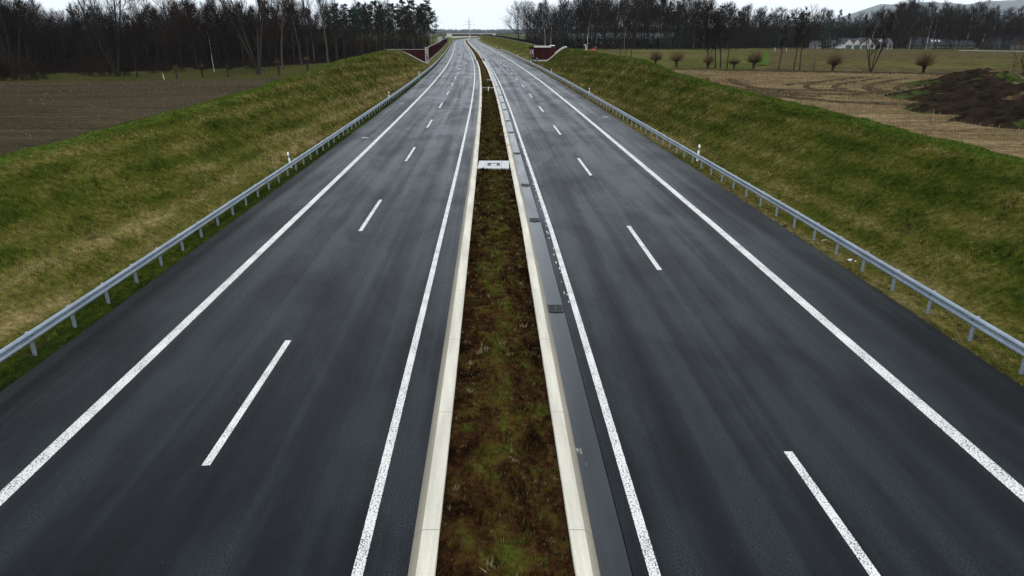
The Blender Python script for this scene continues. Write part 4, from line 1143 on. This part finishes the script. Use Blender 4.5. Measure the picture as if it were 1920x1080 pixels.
def tl(n):
    px = RNG.uniform(-120, 806, n); Y = np.interp(px, [-80, 0, 100, 300, 500, 640, 740, 815], [150, 156, 178, 190, 215, 250, 300, 330]) + 14 + RNG.uniform(0, 1, n) ** .7 * 75
    X = (px - 960) * (Y * CT + 10 * ST) / 1280
    return X, Y, fz_left(X, Y)
thicket('undergrowth', 26000, tl, 'dark mass of stems and brushwood inside the left wood', 3, 11.0, .09, M['thicket'])
def tl2(n):
    px = RNG.uniform(-120, 806, n); Y = np.interp(px, [-80, 0, 100, 300, 500, 640, 740, 815], [150, 156, 178, 190, 215, 250, 300, 330]) + 3 + RNG.uniform(0, 1, n) ** 1.2 * 22
    X = (px - 960) * (Y * CT + 10 * ST) / 1280
    ok = vnoise(px * .045, Y * .05, 12) > -.22
    X, Y = X[ok], Y[ok]
    return X, Y, fz_left(X, Y)
thicket('brushwood', 16000, tl2, 'low brown brushwood along the edge of the left wood', .8, 3.6, .05, M['twigr'])
def tr_(n):
    px = RNG.uniform(985, 2100, n); Y = np.interp(px, [985, 1100, 1300, 1500, 2100], [430, 400, 395, 420, 420]) + 8 + RNG.uniform(0, 1, n) * 70
    X = (px - 960) * (Y * CT + 8 * ST) / 1280
    return X, Y, fz_right(X, Y)
thicket('undergrowth', 22000, tr_, 'dark mass of stems and brushwood inside the right tree belt', 2.5, 11, .12, M['thicket'])

def twigmass(name, n, fn, lab, z0, z1, L, w, mat):
    X, Y, Z = fn(n); m = len(X); hz = z0 + (z1 - z0) * RNG.uniform(0, 1, m) ** 1.15 * (.72 + .56 * (vnoise(X * .14, Y * .14, 8) + .5))
    c = np.stack([X, Y, Z + hz], -1); d = RNG.normal(0, 1, (m, 3)); d[:, 2] = np.abs(d[:, 2]) * 1.2 + .3; d /= np.linalg.norm(d, axis=1)[:, None]
    u = np.cross(d, RNG.normal(0, 1, (m, 3))); u /= np.linalg.norm(u, axis=1)[:, None]
    l = L * RNG.uniform(.5, 1.5, m)[:, None]; ww = w * RNG.uniform(.5, 1.4, m)[:, None]
    V = np.stack([c - u * ww, c + u * ww, c + d * l], 1)
    return tag(link(name, mesh_np(name, V, np.arange(3 * m).reshape(-1, 3)), mat), lab, 'undergrowth', kind='stuff')
twigmass('wood_interior', 70000, tl, 'tangle of bare twigs deep inside the left wood', 2.5, 11.5, 1.6, .04, M['twig'])
twigmass('wood_interior', 70000, tr_, 'tangle of bare twigs deep inside the right tree belt', 3.0, 13.0, 2.0, .045, M['twig'])
# right belt
for row in range(3):
    px = 972 + row * 14 + TR.uniform(0, 6)
    while px < 1960:
        Y = float(np.interp(px, [970, 1050, 1150, 1320, 1450, 2000], [470, 400, 375, 380, 415, 415])) + row * 17 + TR.uniform(-8, 8)
        if px < 1330:
            kind = TR.choice(['oak', 'oak', 'red', 'oak', 'oak', 'tall', 'oak', 'birch']); top = float(np.interp(px, [972, 1040, 1150, 1250, 1330], [21, 20, 24, 26, 26]))
        elif px < 1560:
            kind = TR.choice(['red', 'pine', 'oak', 'red', 'oak']); top = float(np.interp(px, [1330, 1400, 1560], [20, 18.5, 15.5]))
        else:
            kind = TR.choice(['red', 'red', 'oak', 'tall', 'red', 'birch', 'oak']); top = float(np.interp(px, [1560, 1640, 1700, 1760, 1830, 1960], [13.5, 17, 21, 21, 17.5, 16]))
        base = {'oak': 16, 'red': 15, 'tall': 20, 'birch': 18, 'pine': 19}[kind]
        where = 'in the tall wood right of the motorway' if px < 1330 else ('in the mixed wood beyond the pasture' if px < 1560 else 'in the brown wood behind the houses')
        woodR(kind, px, Y, (1 + .30 * float(vnoise(px * .014, row * .4, 14))) * top / base * TR.uniform(.88, 1.1) * Y / 400, where, 'trees ' + where, wide=1.18)
        px += TR.uniform(15, 27)
for px, Y, sc, lab in ((1462, 400, .85, 'dense dark conifer standing before the brown wood, left one'), (1543, 398, 1.22, 'dense dark conifer standing left of the white houses, leftmost of three'), (1566, 400, 1.25, 'dense dark conifer standing left of the white houses, middle of three'),
                       (1583, 404, 1.12, 'dense dark conifer standing left of the white houses, nearest them'), (1252, 385, 1.35, 'dark ivy-green conifer in the tall right wood')):
    woodR('spruce', px, Y, sc, label=lab, vi=0)
for i, (px, Y, sc) in enumerate(((1022, 395, .9), (1033, 392, .85), (1101, 372, 1.0), (1704, 385, .95), (1735, 380, 1.05), (1745, 384, 1.0))):
    woodR('birch', px, Y, sc, label='white birch trunk ' + ['above the left part of the right barrier', 'above the right part of the right barrier', 'by the bent white post at the wood edge', 'left of the pair of birches behind the far houses', 'leaning, left of the pair behind the far houses', 'right of the pair behind the far houses'][i], tilt=(0, .06 if px > 1700 else 0))
# pollard willows and small trees along the ditch
wl = [(1229, 150, 'leftmost round pollard willow, half hidden by the right bank'), (1269, 142, 'second round pollard willow from the left along the ditch'), (1327, 136, 'pollard willow standing left beside the group of thin trunks'),
      (1376, 134, 'smaller pollard willow right of the group of thin trunks'), (1412, 133, 'round pollard willow left of the bright green strip'), (1560, 121, 'round pollard willow between the thin trees and the many-stemmed tree'), (1730, 112, 'rightmost round pollard willow, near the earth heaps')]
for i, (px, Y, lab) in enumerate(wl):
    x = gx(px, Y, 2.2); plant('willow', x, Y, zR(x, Y), 1.12 if px not in (1376, 1327) else .9, lab, 'pollard willows along the ditch', vi=i)
for px, Y, sc, kind, lab in ((1163, 210, .9, 'thin', 'left of three thin trunks showing over the right bank'), (1173, 212, .95, 'thin', 'middle of three thin trunks showing over the right bank'), (1183, 206, 1.15, 'thin', 'right of three thin trunks showing over the right bank'),
        (1326, 138, .62, 'oak', 'bare spreading tree rising behind a pollard willow'), (1341, 137, 1.0, 'thin', 'first thin straight trunk in the group by the ditch'), (1351, 138, 1.05, 'thin', 'second thin straight trunk in the group by the ditch'), (1363, 137, 1.1, 'thin', 'leaning thin trunk, rightmost in the group by the ditch'),
        (1459, 128, .9, 'thin', 'thin tree right of the bright green strip, leftmost of three'), (1488, 127, .95, 'thin', 'thin tree right of the bright green strip, middle of three'), (1499, 126, .98, 'thin', 'thin tree right of the bright green strip, rightmost of three'),
        (1632, 116, .82, 'stem', 'bare many-stemmed tree by the ditch in front of the white houses')):
    x = gx(px, Y, 2.2); plant(kind, x, Y, zR(x, Y), sc, lab, tilt=(0, .12) if px in (1363,) else None)
x = gx(1926, 98, 2.4); plant('bush', x, 98, zR(x, 98), .95, 'brown leafless bush at the right picture edge behind the heaps')
for i, px in enumerate((1690, 1708, 1726, 1752, 1772, 1795, 1812, 1836, 1858, 1880, 1902, 1918)):
    woodR('red', px, 384 - .06 * (px - 1690) - (i % 3) * 4, .72 + .08 * (i % 4), 'standing before the dark-roofed far houses', 'trees before the dark-roofed houses')
# row of roadside trees on the far right lane
for i, px in enumerate((1716, 1745, 1763, 1786, 1803, 1822, 1848, 1867, 1878, 1893, 1912)):
    Y = 365 - i * 4; woodR('thin', px, Y, 1.0 + .05 * (i % 3), 'in the row along the far lane', 'trees along the far lane', tilt=(0, .15))

# ------------------------------------------------------------------ houses
def gable_house(lab, px0, px1, Y, hw, hr, depth, wall, roof, face=True, cat='house', loc_z=None, wins=3, doorc='door', chim=True, lights=0):
    """face=True: gable towards the camera, else the eaves"""
    x0, x1 = gx(px0, Y, 1), gx(px1, Y, 1); z = zR(0, Y) if loc_z is None else loc_z; w = x1 - x0
    root = empty('house', ((x0 + x1) / 2, Y, z)); tag(root, lab, cat)
    mb = MB(); a = w / 2
    if face:
        mb.prism([(-a, -.5), (a, -.5), (a, hw), (0, hr), (-a, hw)], 0, depth); mb.build('wall', wall, root)
        rf = MB(); e = .35; sl = (hr - hw) / a
        for s in (-1, 1):
            rf.add([(s*(a+e), -e, hw - e*sl + .05), (0, -e, hr + .05), (0, depth + e, hr + .05), (s*(a+e), depth + e, hw - e*sl + .05),
                    (s*(a+e), -e, hw - e*sl + .22), (0, -e, hr + .24), (0, depth + e, hr + .24), (s*(a+e), depth + e, hw - e*sl + .22)],
                   [(0,1,2,3),(7,6,5,4),(0,4,5,1),(1,5,6,2),(2,6,7,3),(3,7,4,0)])
    else:
        mb.box(-a, a, 0, depth, -.5, hw)
        mb.add([(-a, 0, hw), (-a, depth, hw), (-a, depth/2, hr), (a, 0, hw), (a, depth, hw), (a, depth/2, hr)], [(0, 2, 1), (3, 4, 5)]); mb.build('wall', wall, root)
        rf = MB(); e = .4; sl = (hr - hw) / (depth / 2)
        for s in (0, 1):
            y0 = -e if s == 0 else depth + e
            rf.add([(-a-e, y0, hw - e*sl + .05), (a+e, y0, hw - e*sl + .05), (a+e, depth/2, hr + .05), (-a-e, depth/2, hr + .05),
                    (-a-e, y0, hw - e*sl + .22), (a+e, y0, hw - e*sl + .22), (a+e, depth/2, hr + .24), (-a-e, depth/2, hr + .24)],
                   [(0,1,2,3),(7,6,5,4),(0,4,5,1),(1,5,6,2),(2,6,7,3),(3,7,4,0)])
        for k in range(lights):
            xx = -a * .5 + k * 1.9; yy = depth * .22; zz = hw + sl * yy + .25
            sk = MB(); sk.add([(xx, yy, zz + .05), (xx + 1.1, yy, zz + .05), (xx + 1.1, yy + 1.2, zz + .05 + 1.2 * sl), (xx, yy + 1.2, zz + .05 + 1.2 * sl), (xx, yy, zz - .1), (xx+1.1, yy, zz - .1), (xx+1.1, yy+1.2, zz - .1 + 1.2*sl), (xx, yy+1.2, zz - .1 + 1.2*sl)],
                              [(0,1,2,3),(7,6,5,4),(0,4,5,1),(1,5,6,2),(2,6,7,3),(3,7,4,0)])
            sk.build('skylight', M['skylight'], root)
    r_ = rf.build('roof', roof, root)
    if chim:
        ch = MB(); cx = a * .35; ch.box(cx - .3, cx + .3, depth * .5 - .3, depth * .5 + .3, hr - 1, hr + .9); ch.box(cx - .36, cx + .36, depth*.5 - .36, depth*.5 + .36, hr + .9, hr + 1.0); ch.build('chimney', M['brick'], r_)
    for k in range(wins):
        cx = -a + w * (k + .5) / wins
        if k == 0:
            q = .36 / wins if face else .13
            d_ = MB(); d_.box(cx - w * q, cx + w * q, -.08, .05, 0, 2.2); d_.build('door', M[doorc], root)
        else:
            f_ = MB(); f_.box(cx - .7, cx + .7, -.07, .05, .85, 2.15); fo = f_.build('window', M['wall'] if wall is not M['wall'] else M['roof'], root)
            g_ = MB(); g_.box(cx - .6, cx + .6, -.10, -.065, .95, 2.05); g_.build('pane', M['glass'], fo)
    return root
HY = 392
gable_house('leftmost small white gabled garage of the white row', 1583, 1599, HY, 2.9, 5.3, 11, M['wall'], M['roof'], True, wins=1, chim=False)
gable_house('second small white gabled garage of the white row', 1599.4, 1613, HY + .6, 2.9, 5.3, 11, M['wall'], M['roof'], True, wins=1, chim=False)
gable_house('large white gabled house in the middle of the white row', 1614, 1641, HY - 1, 2.7, 5.6, 12, M['wall'], M['roof'], True, wins=2)
gable_house('long white house with grey roof and skylights, right end of the white row', 1642, 1673, HY + 3, 2.6, 5.3, 9, M['wall'], M['roof'], False, wins=4, lights=2)
gable_house('dark-roofed house behind birches right of the white row', 1712, 1736, HY + 6, 2.2, 6.0, 9, M['brick'], M['roofd'], False, wins=3)
gable_house('low dark-roofed brick house with bright skylights behind the far lane', 1738, 1782, HY + 4, 2.2, 5.4, 9, M['brick'], M['roofd'], False, wins=5, lights=3)
gable_house('long low brick house behind the row of lane trees', 1786, 1828, HY + 2, 2.3, 4.2, 8, M['brick'], M['roofd'], False, wins=5, chim=False)
gable_house('steep dark-roofed house near the right picture edge', 1862, 1890, 372, 2.2, 6.4, 10, M['brick'], M['roofd'], False, wins=3)
gable_house('dark-roofed brick house with its gable to the field at the right picture edge', 1893, 1925, 366, 2.6, 7.0, 10, M['brick'], M['roofd'], True, wins=3)
gable_house('pale grey house half hidden by trees left of the white row', 1560, 1577, 425, 4.6, 7.2, 9, M['conc'], M['roofd'], False, wins=2)
gable_house('small grey shed at the wood edge left of the conifers', 1525, 1539, 410, 2.4, 4.0, 6, M['conc'], M['roof'], False, wins=2, chim=False)
# pale hall glimpsed through the right wood
hx0, hx1 = gx(1075, 465, 0), gx(1262, 465, 0)
root = empty('hall', ((hx0 + hx1) / 2, 465, -.6)); tag(root, 'big pale hall glimpsed between trunks of the tall right wood', 'hall')
mb = MB(); a = (hx1 - hx0) / 2; mb.box(-a, a, 0, 40, -1, 8.6); mb.build('wall', M['skylight'], root)
mb = MB(); mb.box(-a - .3, a + .3, -.3, 40.3, 8.6, 9.2); mb.build('roof', M['roof'], root)
for k in range(9):
    mb = MB(); cx = -a + 2 * a * (k + .5) / 9; mb.box(cx - 2.2, cx + 2.2, -.06, .05, 3.4, 5.0); mb.build('window', M['glass'], root)
# hedge in front of white houses
for i, px in enumerate((1646, 1652, 1659, 1666, 1678, 1684)):
    woodR('bush', px, HY - 5, .55, 'clipped low in front of the white houses', 'hedge bushes before the white houses')

# ------------------------------------------------------------------ vehicles and machines
def wheel(parent, x, y, r, w=.3):
    mb = MB(); mb.tube((x, y - w/2, r), (x, y + w/2, r), r, r, 14); o = mb.build('wheel', M['tyre'], parent)
    mb = MB(); mb.tube((x, y - w/2 - .012, r), (x, y + w/2 + .012, r), r * .5, r * .5, 10); mb.build('rim', M['conc'], o); return o
def van(lab, px, Y, rz):
    x = gx(px, Y, 0); root = empty('van', (x, Y, zR(x, Y) + .15), rz); tag(root, lab, 'van')
    mb = MB(); mb.prism([(-2.4, .35), (2.35, .35), (2.4, 1.1), (1.75, 1.25), (1.25, 2.1), (-2.4, 2.15)], -.9, .9); mb.build('body', M['wall'], root)
    mb = MB(); mb.box(.1, 1.15, -.915, .915, 1.3, 1.9); mb.build('side_window', M['glass'], root)
    mb = MB(); mb.add([(1.79, -.75, 1.29), (1.79, .75, 1.29), (1.31, .75, 2.04), (1.31, -.75, 2.04)], [(0, 1, 2, 3)]); mb.build('windscreen', M['glass'], root)
    for sx in (-1.5, 1.5):
        for sy in (-.85, .85): wheel(root, sx, sy, .36, .24)
van('white van parked left of the white gabled garages', 1575, 388, math.pi)
x = gx(1112, 300, .5); root = empty('excavator', (x, 300, zR(x, 300) + .1), .5); root.scale = (.6,) * 3; tag(root, 'orange excavator parked in front of the right wood', 'excavator')
mb = MB(); mb.box(-1.5, 1.5, -1.2, -.7, 0, .75); mb.build('track', M['tyre'], root)
mb = MB(); mb.box(-1.5, 1.5, .7, 1.2, 0, .75); mb.build('track', M['tyre'], root)
mb = MB(); mb.box(-1.7, 1.2, -1.1, 1.1, .85, 1.7); mb.box(-1.7, -.3, -1.1, 1.1, 1.7, 2.1); mb.build('body', M['orange'], root)
mb = MB(); mb.box(-.2, 1.1, -1.05, .0, 1.7, 2.9); cab = mb.build('cab', M['orange'], root)
mb = MB(); mb.box(-.05, 1.115, -1.07, .02, 1.95, 2.7); mb.build('window', M['glass'], cab)
mb = MB(); mb.tube((1.0, .4, 1.4), (2.6, .4, 3.4), .22, .18, 6); mb.tube((2.6, .4, 3.4), (4.0, .4, 1.6), .18, .13, 6); mb.build('boom', M['orange'], root)
mb = MB(); mb.prism([(3.6, .5), (4.3, .5), (4.4, 1.4), (3.9, 1.6), (3.5, 1.0)], .0, .8); mb.build('bucket', M['iron'], root)
x = gx(1037, 262, .8); root = empty('tractor', (x, 262, zR(x, 262) - .1), .25); tag(root, 'dark blue tractor with white roof standing behind the right barrier', 'tractor')
mb = MB(); mb.box(.2, 2.2, -.45, .45, .9, 1.75); mb.build('bonnet', M['bluegrey'], root)
mb = MB(); mb.prism([(-1.1, .9), (.2, .9), (.3, 1.8), (.1, 3.0), (-1.0, 3.0), (-1.2, 1.8)], -.75, .75); cab = mb.build('cab', M['glass'], root)
mb = MB(); mb.box(-1.2, .3, -.85, .85, 3.0, 3.25); mb.build('roof', M['white'], cab)
for sx, r_ in ((-.7, .85), (1.7, .55)):
    for sy in (-.95, .95): wheel(root, sx, sy, r_, .42)
x = gx(1098, 246, .8); mb = MB(); mb.tube((0, 0, -.3), (0, 0, 2.6), .09, .08, 8); mb.tube((0, 0, 2.55), (-.75, 0, 2.6), .08, .07, 8)
o = mb.build('bent_post', M['white']); o.location = (x, 246, zR(x, 246) + .8); tag(o, 'bent white post at the wood edge behind the right bank', 'post')
for px, Y, lab in ((1453, 330, 'left short pale marker post on the pasture'), (1475, 330, 'right short pale marker post on the pasture'), (1523, 122, 'short dark fence post beside the pollard willow')):
    x = gx(px, Y, 1.0); mb = MB(); mb.tube((0, 0, -.2), (0, 0, 1.5), .07, .065, 7); mb.tube((0, 0, 1.5), (0, 0, 1.57), .065, .02, 7)
    o = mb.build('marker_post', M['white'] if 'pale' in lab else M['bark']); o.location = (x, Y, zR(x, Y)); tag(o, lab, 'post')
# litter by the right rail
for Y, d, sc, lab in ((24.7, 10.95, .5, 'crumpled white plastic litter on the verge under the right guard rail'), (27.4, 11.2, .3, 'small white scrap of litter beyond the crumpled litter at the right guard rail')):
    mb = MB(); rl = random.Random(int(Y))
    for k in range(9):
        c = Vector((rl.gauss(0, .13), rl.gauss(0, .1), rl.uniform(.0, .05))) * sc
        pts_ = [c + Vector((rl.gauss(0, .1), rl.gauss(0, .08), rl.uniform(0, .09))) * sc for _ in range(4)]
        mb.add(pts_, [(0, 1, 2), (0, 2, 3), (0, 3, 1)])
    o = mb.build('litter', M['white']); o.location = (along('R', Y, d), Y, .27); tag(o, lab, 'litter')

# ------------------------------------------------------------------ pylons
def pylon(lab, px, Y, h, z, arms, wb):
    x = gx(px, Y, z); root = empty('pylon', (x, Y, z)); tag(root, lab, 'pylon')
    mb = MB(); n = 11; r = .09 * h / 45 * 1.5
    lv = [(h * (1 - (1 - i / n) ** 1.25), wb * (1 - i / n) ** 1.1 + .35) for i in range(n + 1)]
    cor = [(-1, -1), (1, -1), (1, 1), (-1, 1)]
    for (z0, w0), (z1, w1) in zip(lv[:-1], lv[1:]):
        for k in range(4):
            a0, b0 = cor[k], cor[(k+1) % 4]
            A, B = (a0[0]*w0, a0[1]*w0, z0), (b0[0]*w0, b0[1]*w0, z0); A1, B1 = (a0[0]*w1, a0[1]*w1, z1), (b0[0]*w1, b0[1]*w1, z1)
            mb.tube(A, A1, r * 1.6, r * 1.6, 4, cap=False); mb.tube(A, B1, r, r, 3, cap=False); mb.tube(B, A1, r, r, 3, cap=False)
    mb.build('mast', M['steel'], root)
    for f, wd in arms:
        am = MB(); zz = h * f
        for s in (-1, 1):
            for yy in (-.4, .4):
                am.tube((0, yy, zz), (s * wd, 0, zz + .2), r * 1.4, r, 4, cap=False); am.tube((0, yy, zz + h * .035), (s * wd, 0, zz + .2), r * 1.2, r, 4, cap=False)
            for q in (.25, .5, .75): am.tube((s*wd*q, 0, zz), (s*wd*q, 0, zz + h * .035 * (1 - q)), r, r, 3, cap=False)
        am.build('crossarm', M['steel'], root)
        for s in (-1, 1):
            i_ = MB(); i_.tube((s * wd, 0, zz + .2), (s * wd, 0, zz - h * .05), r * 1.5, r * 1.5, 5); i_.build('insulator', M['conc'], root)
pylon('distant lattice pylon on the skyline above the motorway', 880, 1900, 47, -2.9, ((.62, 15), (.78, 11)), 3.2)
pylon('lattice pylon half hidden by the right end of the pine wood', 817.5, 1500, 47, -2.9, ((.62, 14), (.80, 10)), 3.0)
pylon('pale lattice pylon showing faintly among the trees of the left wood', 268, 255, 24.5, -1.6, ((.70, 3.5), (.86, 2.6)), 1.2)

# ------------------------------------------------------------------ far woods and hills
def farwood(name, lab, xs, Yr, hr, n, w, seed):
    rg = np.random.default_rng(seed)
    X = rg.uniform(xs[0], xs[1], n); Y = rg.uniform(Yr[0], Yr[1], n)
    big = .75 + .5 * (vnoise(X * .006, Y * .003, seed) + .5) + .25 * vnoise(X * .03, Y * 0, seed + 1)
    hgt = rg.uniform(hr[0], hr[1], n) * big
    k = 7; V = np.zeros((n, k * 3, 3))
    for i in range(k):
        c = np.stack([X + rg.normal(0, w * .35, n), Y + rg.normal(0, w * .35, n), -3 + hgt * rg.uniform(.0, .55, n)], -1)
        a_ = rg.uniform(0, 6.28, n); u = np.stack([np.cos(a_), np.sin(a_), np.zeros(n)], -1) * (w * rg.uniform(.2, .55, n))[:, None]
        V[:, i*3] = c - u; V[:, i*3+1] = c + u; tip = c + np.stack([rg.normal(0, w*.25, n), rg.normal(0, w*.25, n), hgt * rg.uniform(.3, .55, n)], -1); V[:, i*3+2] = tip
    return tag(link(name, mesh_np(name, V, np.arange(n * k * 3).reshape(-1, 3)), M['fartree']), lab, 'wood', kind='stuff')
farwood('far_wood', 'hazy distant belt of trees along the skyline beyond the bridge', (-2600, 2300), (5400, 6600), (22, 36), 9000, 11.0, 5)
farwood('far_wood', 'brown field trees on the plain short of the skyline', (-1100, 600), (3000, 3600), (8, 14), 1600, 7.0, 8)
farwood('far_wood', 'dark distant wood behind the right tree belt', (120, 2600), (900, 1500), (14, 20), 9000, 6.0, 9)
def ridge(name, Yc, depth, prof, seed, tex=1.0):
    pts = np.array(prof, float); px = np.linspace(pts[0, 0], pts[-1, 0], 160); top = np.interp(px, pts[:, 0], pts[:, 1])
    hz = H + (60 - top) * Yc / 1460.0
    W = np.linspace(-1, 1, 40); PX, WW = np.meshgrid(px, W); HZ = np.tile(hz, (40, 1))
    X = (PX - 960) * (Yc * CT) / 1280; Y = Yc + WW * depth
    prof_ = np.cos(np.clip(np.abs(WW), 0, 1) * np.pi / 2) ** 1.2
    Z = -4 + (HZ + 4) * prof_ * (1 + .10 * fbm(X * .0016, Y * .0016, seed)) + 7 * fbm(X * .02, Y * .02, seed + 3) * prof_
    return struct(link(name, grid(name, np.stack([X, Y, Z], -1), np.stack([X * .02, Y * .02], -1)), M['hill']))
ridge('hills', 11200, 1900, [(1480, 58), (1540, 46), (1595, 27), (1647, 11), (1665, 12), (1715, 4), (1765, 6.5), (1800, 10.5), (1840, 4), (1890, 0), (1960, -3), (2200, 4), (2500, 20)], 4)
ridge('hills', 8200, 700, [(700, 60), (800, 57), (930, 57), (960, 55.5), (1020, 54), (1200, 54), (1500, 52), (1900, 56)], 14)

# ------------------------------------------------------------------ haze, light, camera
HAZE = 4.6e-5
mb = MB(); mb.box(-13900, 13900, -700, 13900, -4.5, 640)
hz = mb.build('haze'); tag(hz, 'thin pale air that fades the far hills', 'haze', kind='stuff')
hm = bpy.data.materials.new('haze'); hm.use_nodes = True; nt = hm.node_tree; nt.nodes.clear()
out = nt.nodes.new('ShaderNodeOutputMaterial'); pv = nt.nodes.new('ShaderNodeVolumePrincipled')
pv.inputs['Density'].default_value = HAZE; pv.inputs['Color'].default_value = (.86, .93, 1, 1); pv.inputs['Anisotropy'].default_value = 0.2
nt.links.new(pv.outputs[0], out.inputs['Volume']); hz.data.materials.append(hm)

SUN_EL, SUN_AZ = math.radians(48), math.radians(165)
w = bpy.data.worlds.new('World'); bpy.context.scene.world = w; w.use_nodes = True
nt = w.node_tree; nt.nodes.clear()
sky = nt.nodes.new('ShaderNodeTexSky'); sky.sky_type = 'NISHITA'; sky.sun_disc = False
sky.sun_elevation = SUN_EL; sky.sun_rotation = SUN_AZ; sky.air_density = 1.0; sky.dust_density = 3.0; sky.ozone_density = 1.0
bg = nt.nodes.new('ShaderNodeBackground'); bg.inputs[1].default_value = .10
mx = nt.nodes.new('ShaderNodeMix'); mx.data_type = 'RGBA'; mx.inputs[0].default_value = .72
tc = nt.nodes.new('ShaderNodeTexCoord'); nz = nt.nodes.new('ShaderNodeTexNoise'); nz.inputs['Scale'].default_value = 2.2; nz.inputs['Detail'].default_value = 5
mp = nt.nodes.new('ShaderNodeMapping'); mp.inputs['Scale'].default_value = (1, 1, 3)
rp = nt.nodes.new('ShaderNodeValToRGB'); rp.color_ramp.elements[0].position = .3; rp.color_ramp.elements[0].color = (7.65, 8.4, 9.0, 1); rp.color_ramp.elements[1].position = .7; rp.color_ramp.elements[1].color = (8.8, 9.3, 9.7, 1)
nt.links.new(tc.outputs['Generated'], mp.inputs[0]); nt.links.new(mp.outputs[0], nz.inputs['Vector']); nt.links.new(nz.outputs['Fac'], rp.inputs[0])
nt.links.new(sky.outputs[0], mx.inputs[6]); nt.links.new(rp.outputs[0], mx.inputs[7]); 
# overcast dome: brighter overhead than at the horizon
sx = nt.nodes.new('ShaderNodeSeparateXYZ'); nt.links.new(tc.outputs['Generated'], sx.inputs[0])
gr = nt.nodes.new('ShaderNodeMapRange'); gr.inputs['From Min'].default_value = 0; gr.inputs['From Max'].default_value = 1; gr.inputs['To Min'].default_value = 1.40; gr.inputs['To Max'].default_value = 1.32
nt.links.new(sx.outputs['Z'], gr.inputs['Value'])
ml = nt.nodes.new('ShaderNodeVectorMath'); ml.operation = 'SCALE'; nt.links.new(mx.outputs[2], ml.inputs[0]); nt.links.new(gr.outputs[0], ml.inputs['Scale'])
nt.links.new(ml.outputs[0], bg.inputs[0])
wo = nt.nodes.new('ShaderNodeOutputWorld'); nt.links.new(bg.outputs[0], wo.inputs[0])

sd = bpy.data.lights.new('sun', 'SUN'); sd.energy = .6; sd.angle = math.radians(18); sd.color = (1, .95, .88)
so = bpy.data.objects.new('sun', sd); C.objects.link(so)
sv = Vector((math.sin(SUN_AZ) * math.cos(SUN_EL), math.cos(SUN_AZ) * math.cos(SUN_EL), math.sin(SUN_EL)))
so.rotation_euler = (-sv).to_track_quat('-Z', 'Y').to_euler(); so.location = (0, 0, 60)

cd = bpy.data.cameras.new('camera'); cd.lens = 24; cd.sensor_width = 36; cd.clip_end = 30000; cd.clip_start = .1
co = bpy.data.objects.new('camera', cd); C.objects.link(co); co.location = (0, 0, H); co.rotation_euler = (math.pi / 2 - TH, 0, 0)
sc = bpy.context.scene; sc.camera = co
sc.view_settings.view_transform = 'Standard'; sc.view_settings.look = 'None'; sc.view_settings.gamma = 1
sc.view_settings.exposure = 0.5
sc.cycles.use_denoising = True; sc.cycles.denoising_prefilter = 'NONE'
sc.cycles.max_bounces = 6; sc.cycles.volume_bounces = 0; sc.cycles.transparent_max_bounces = 4
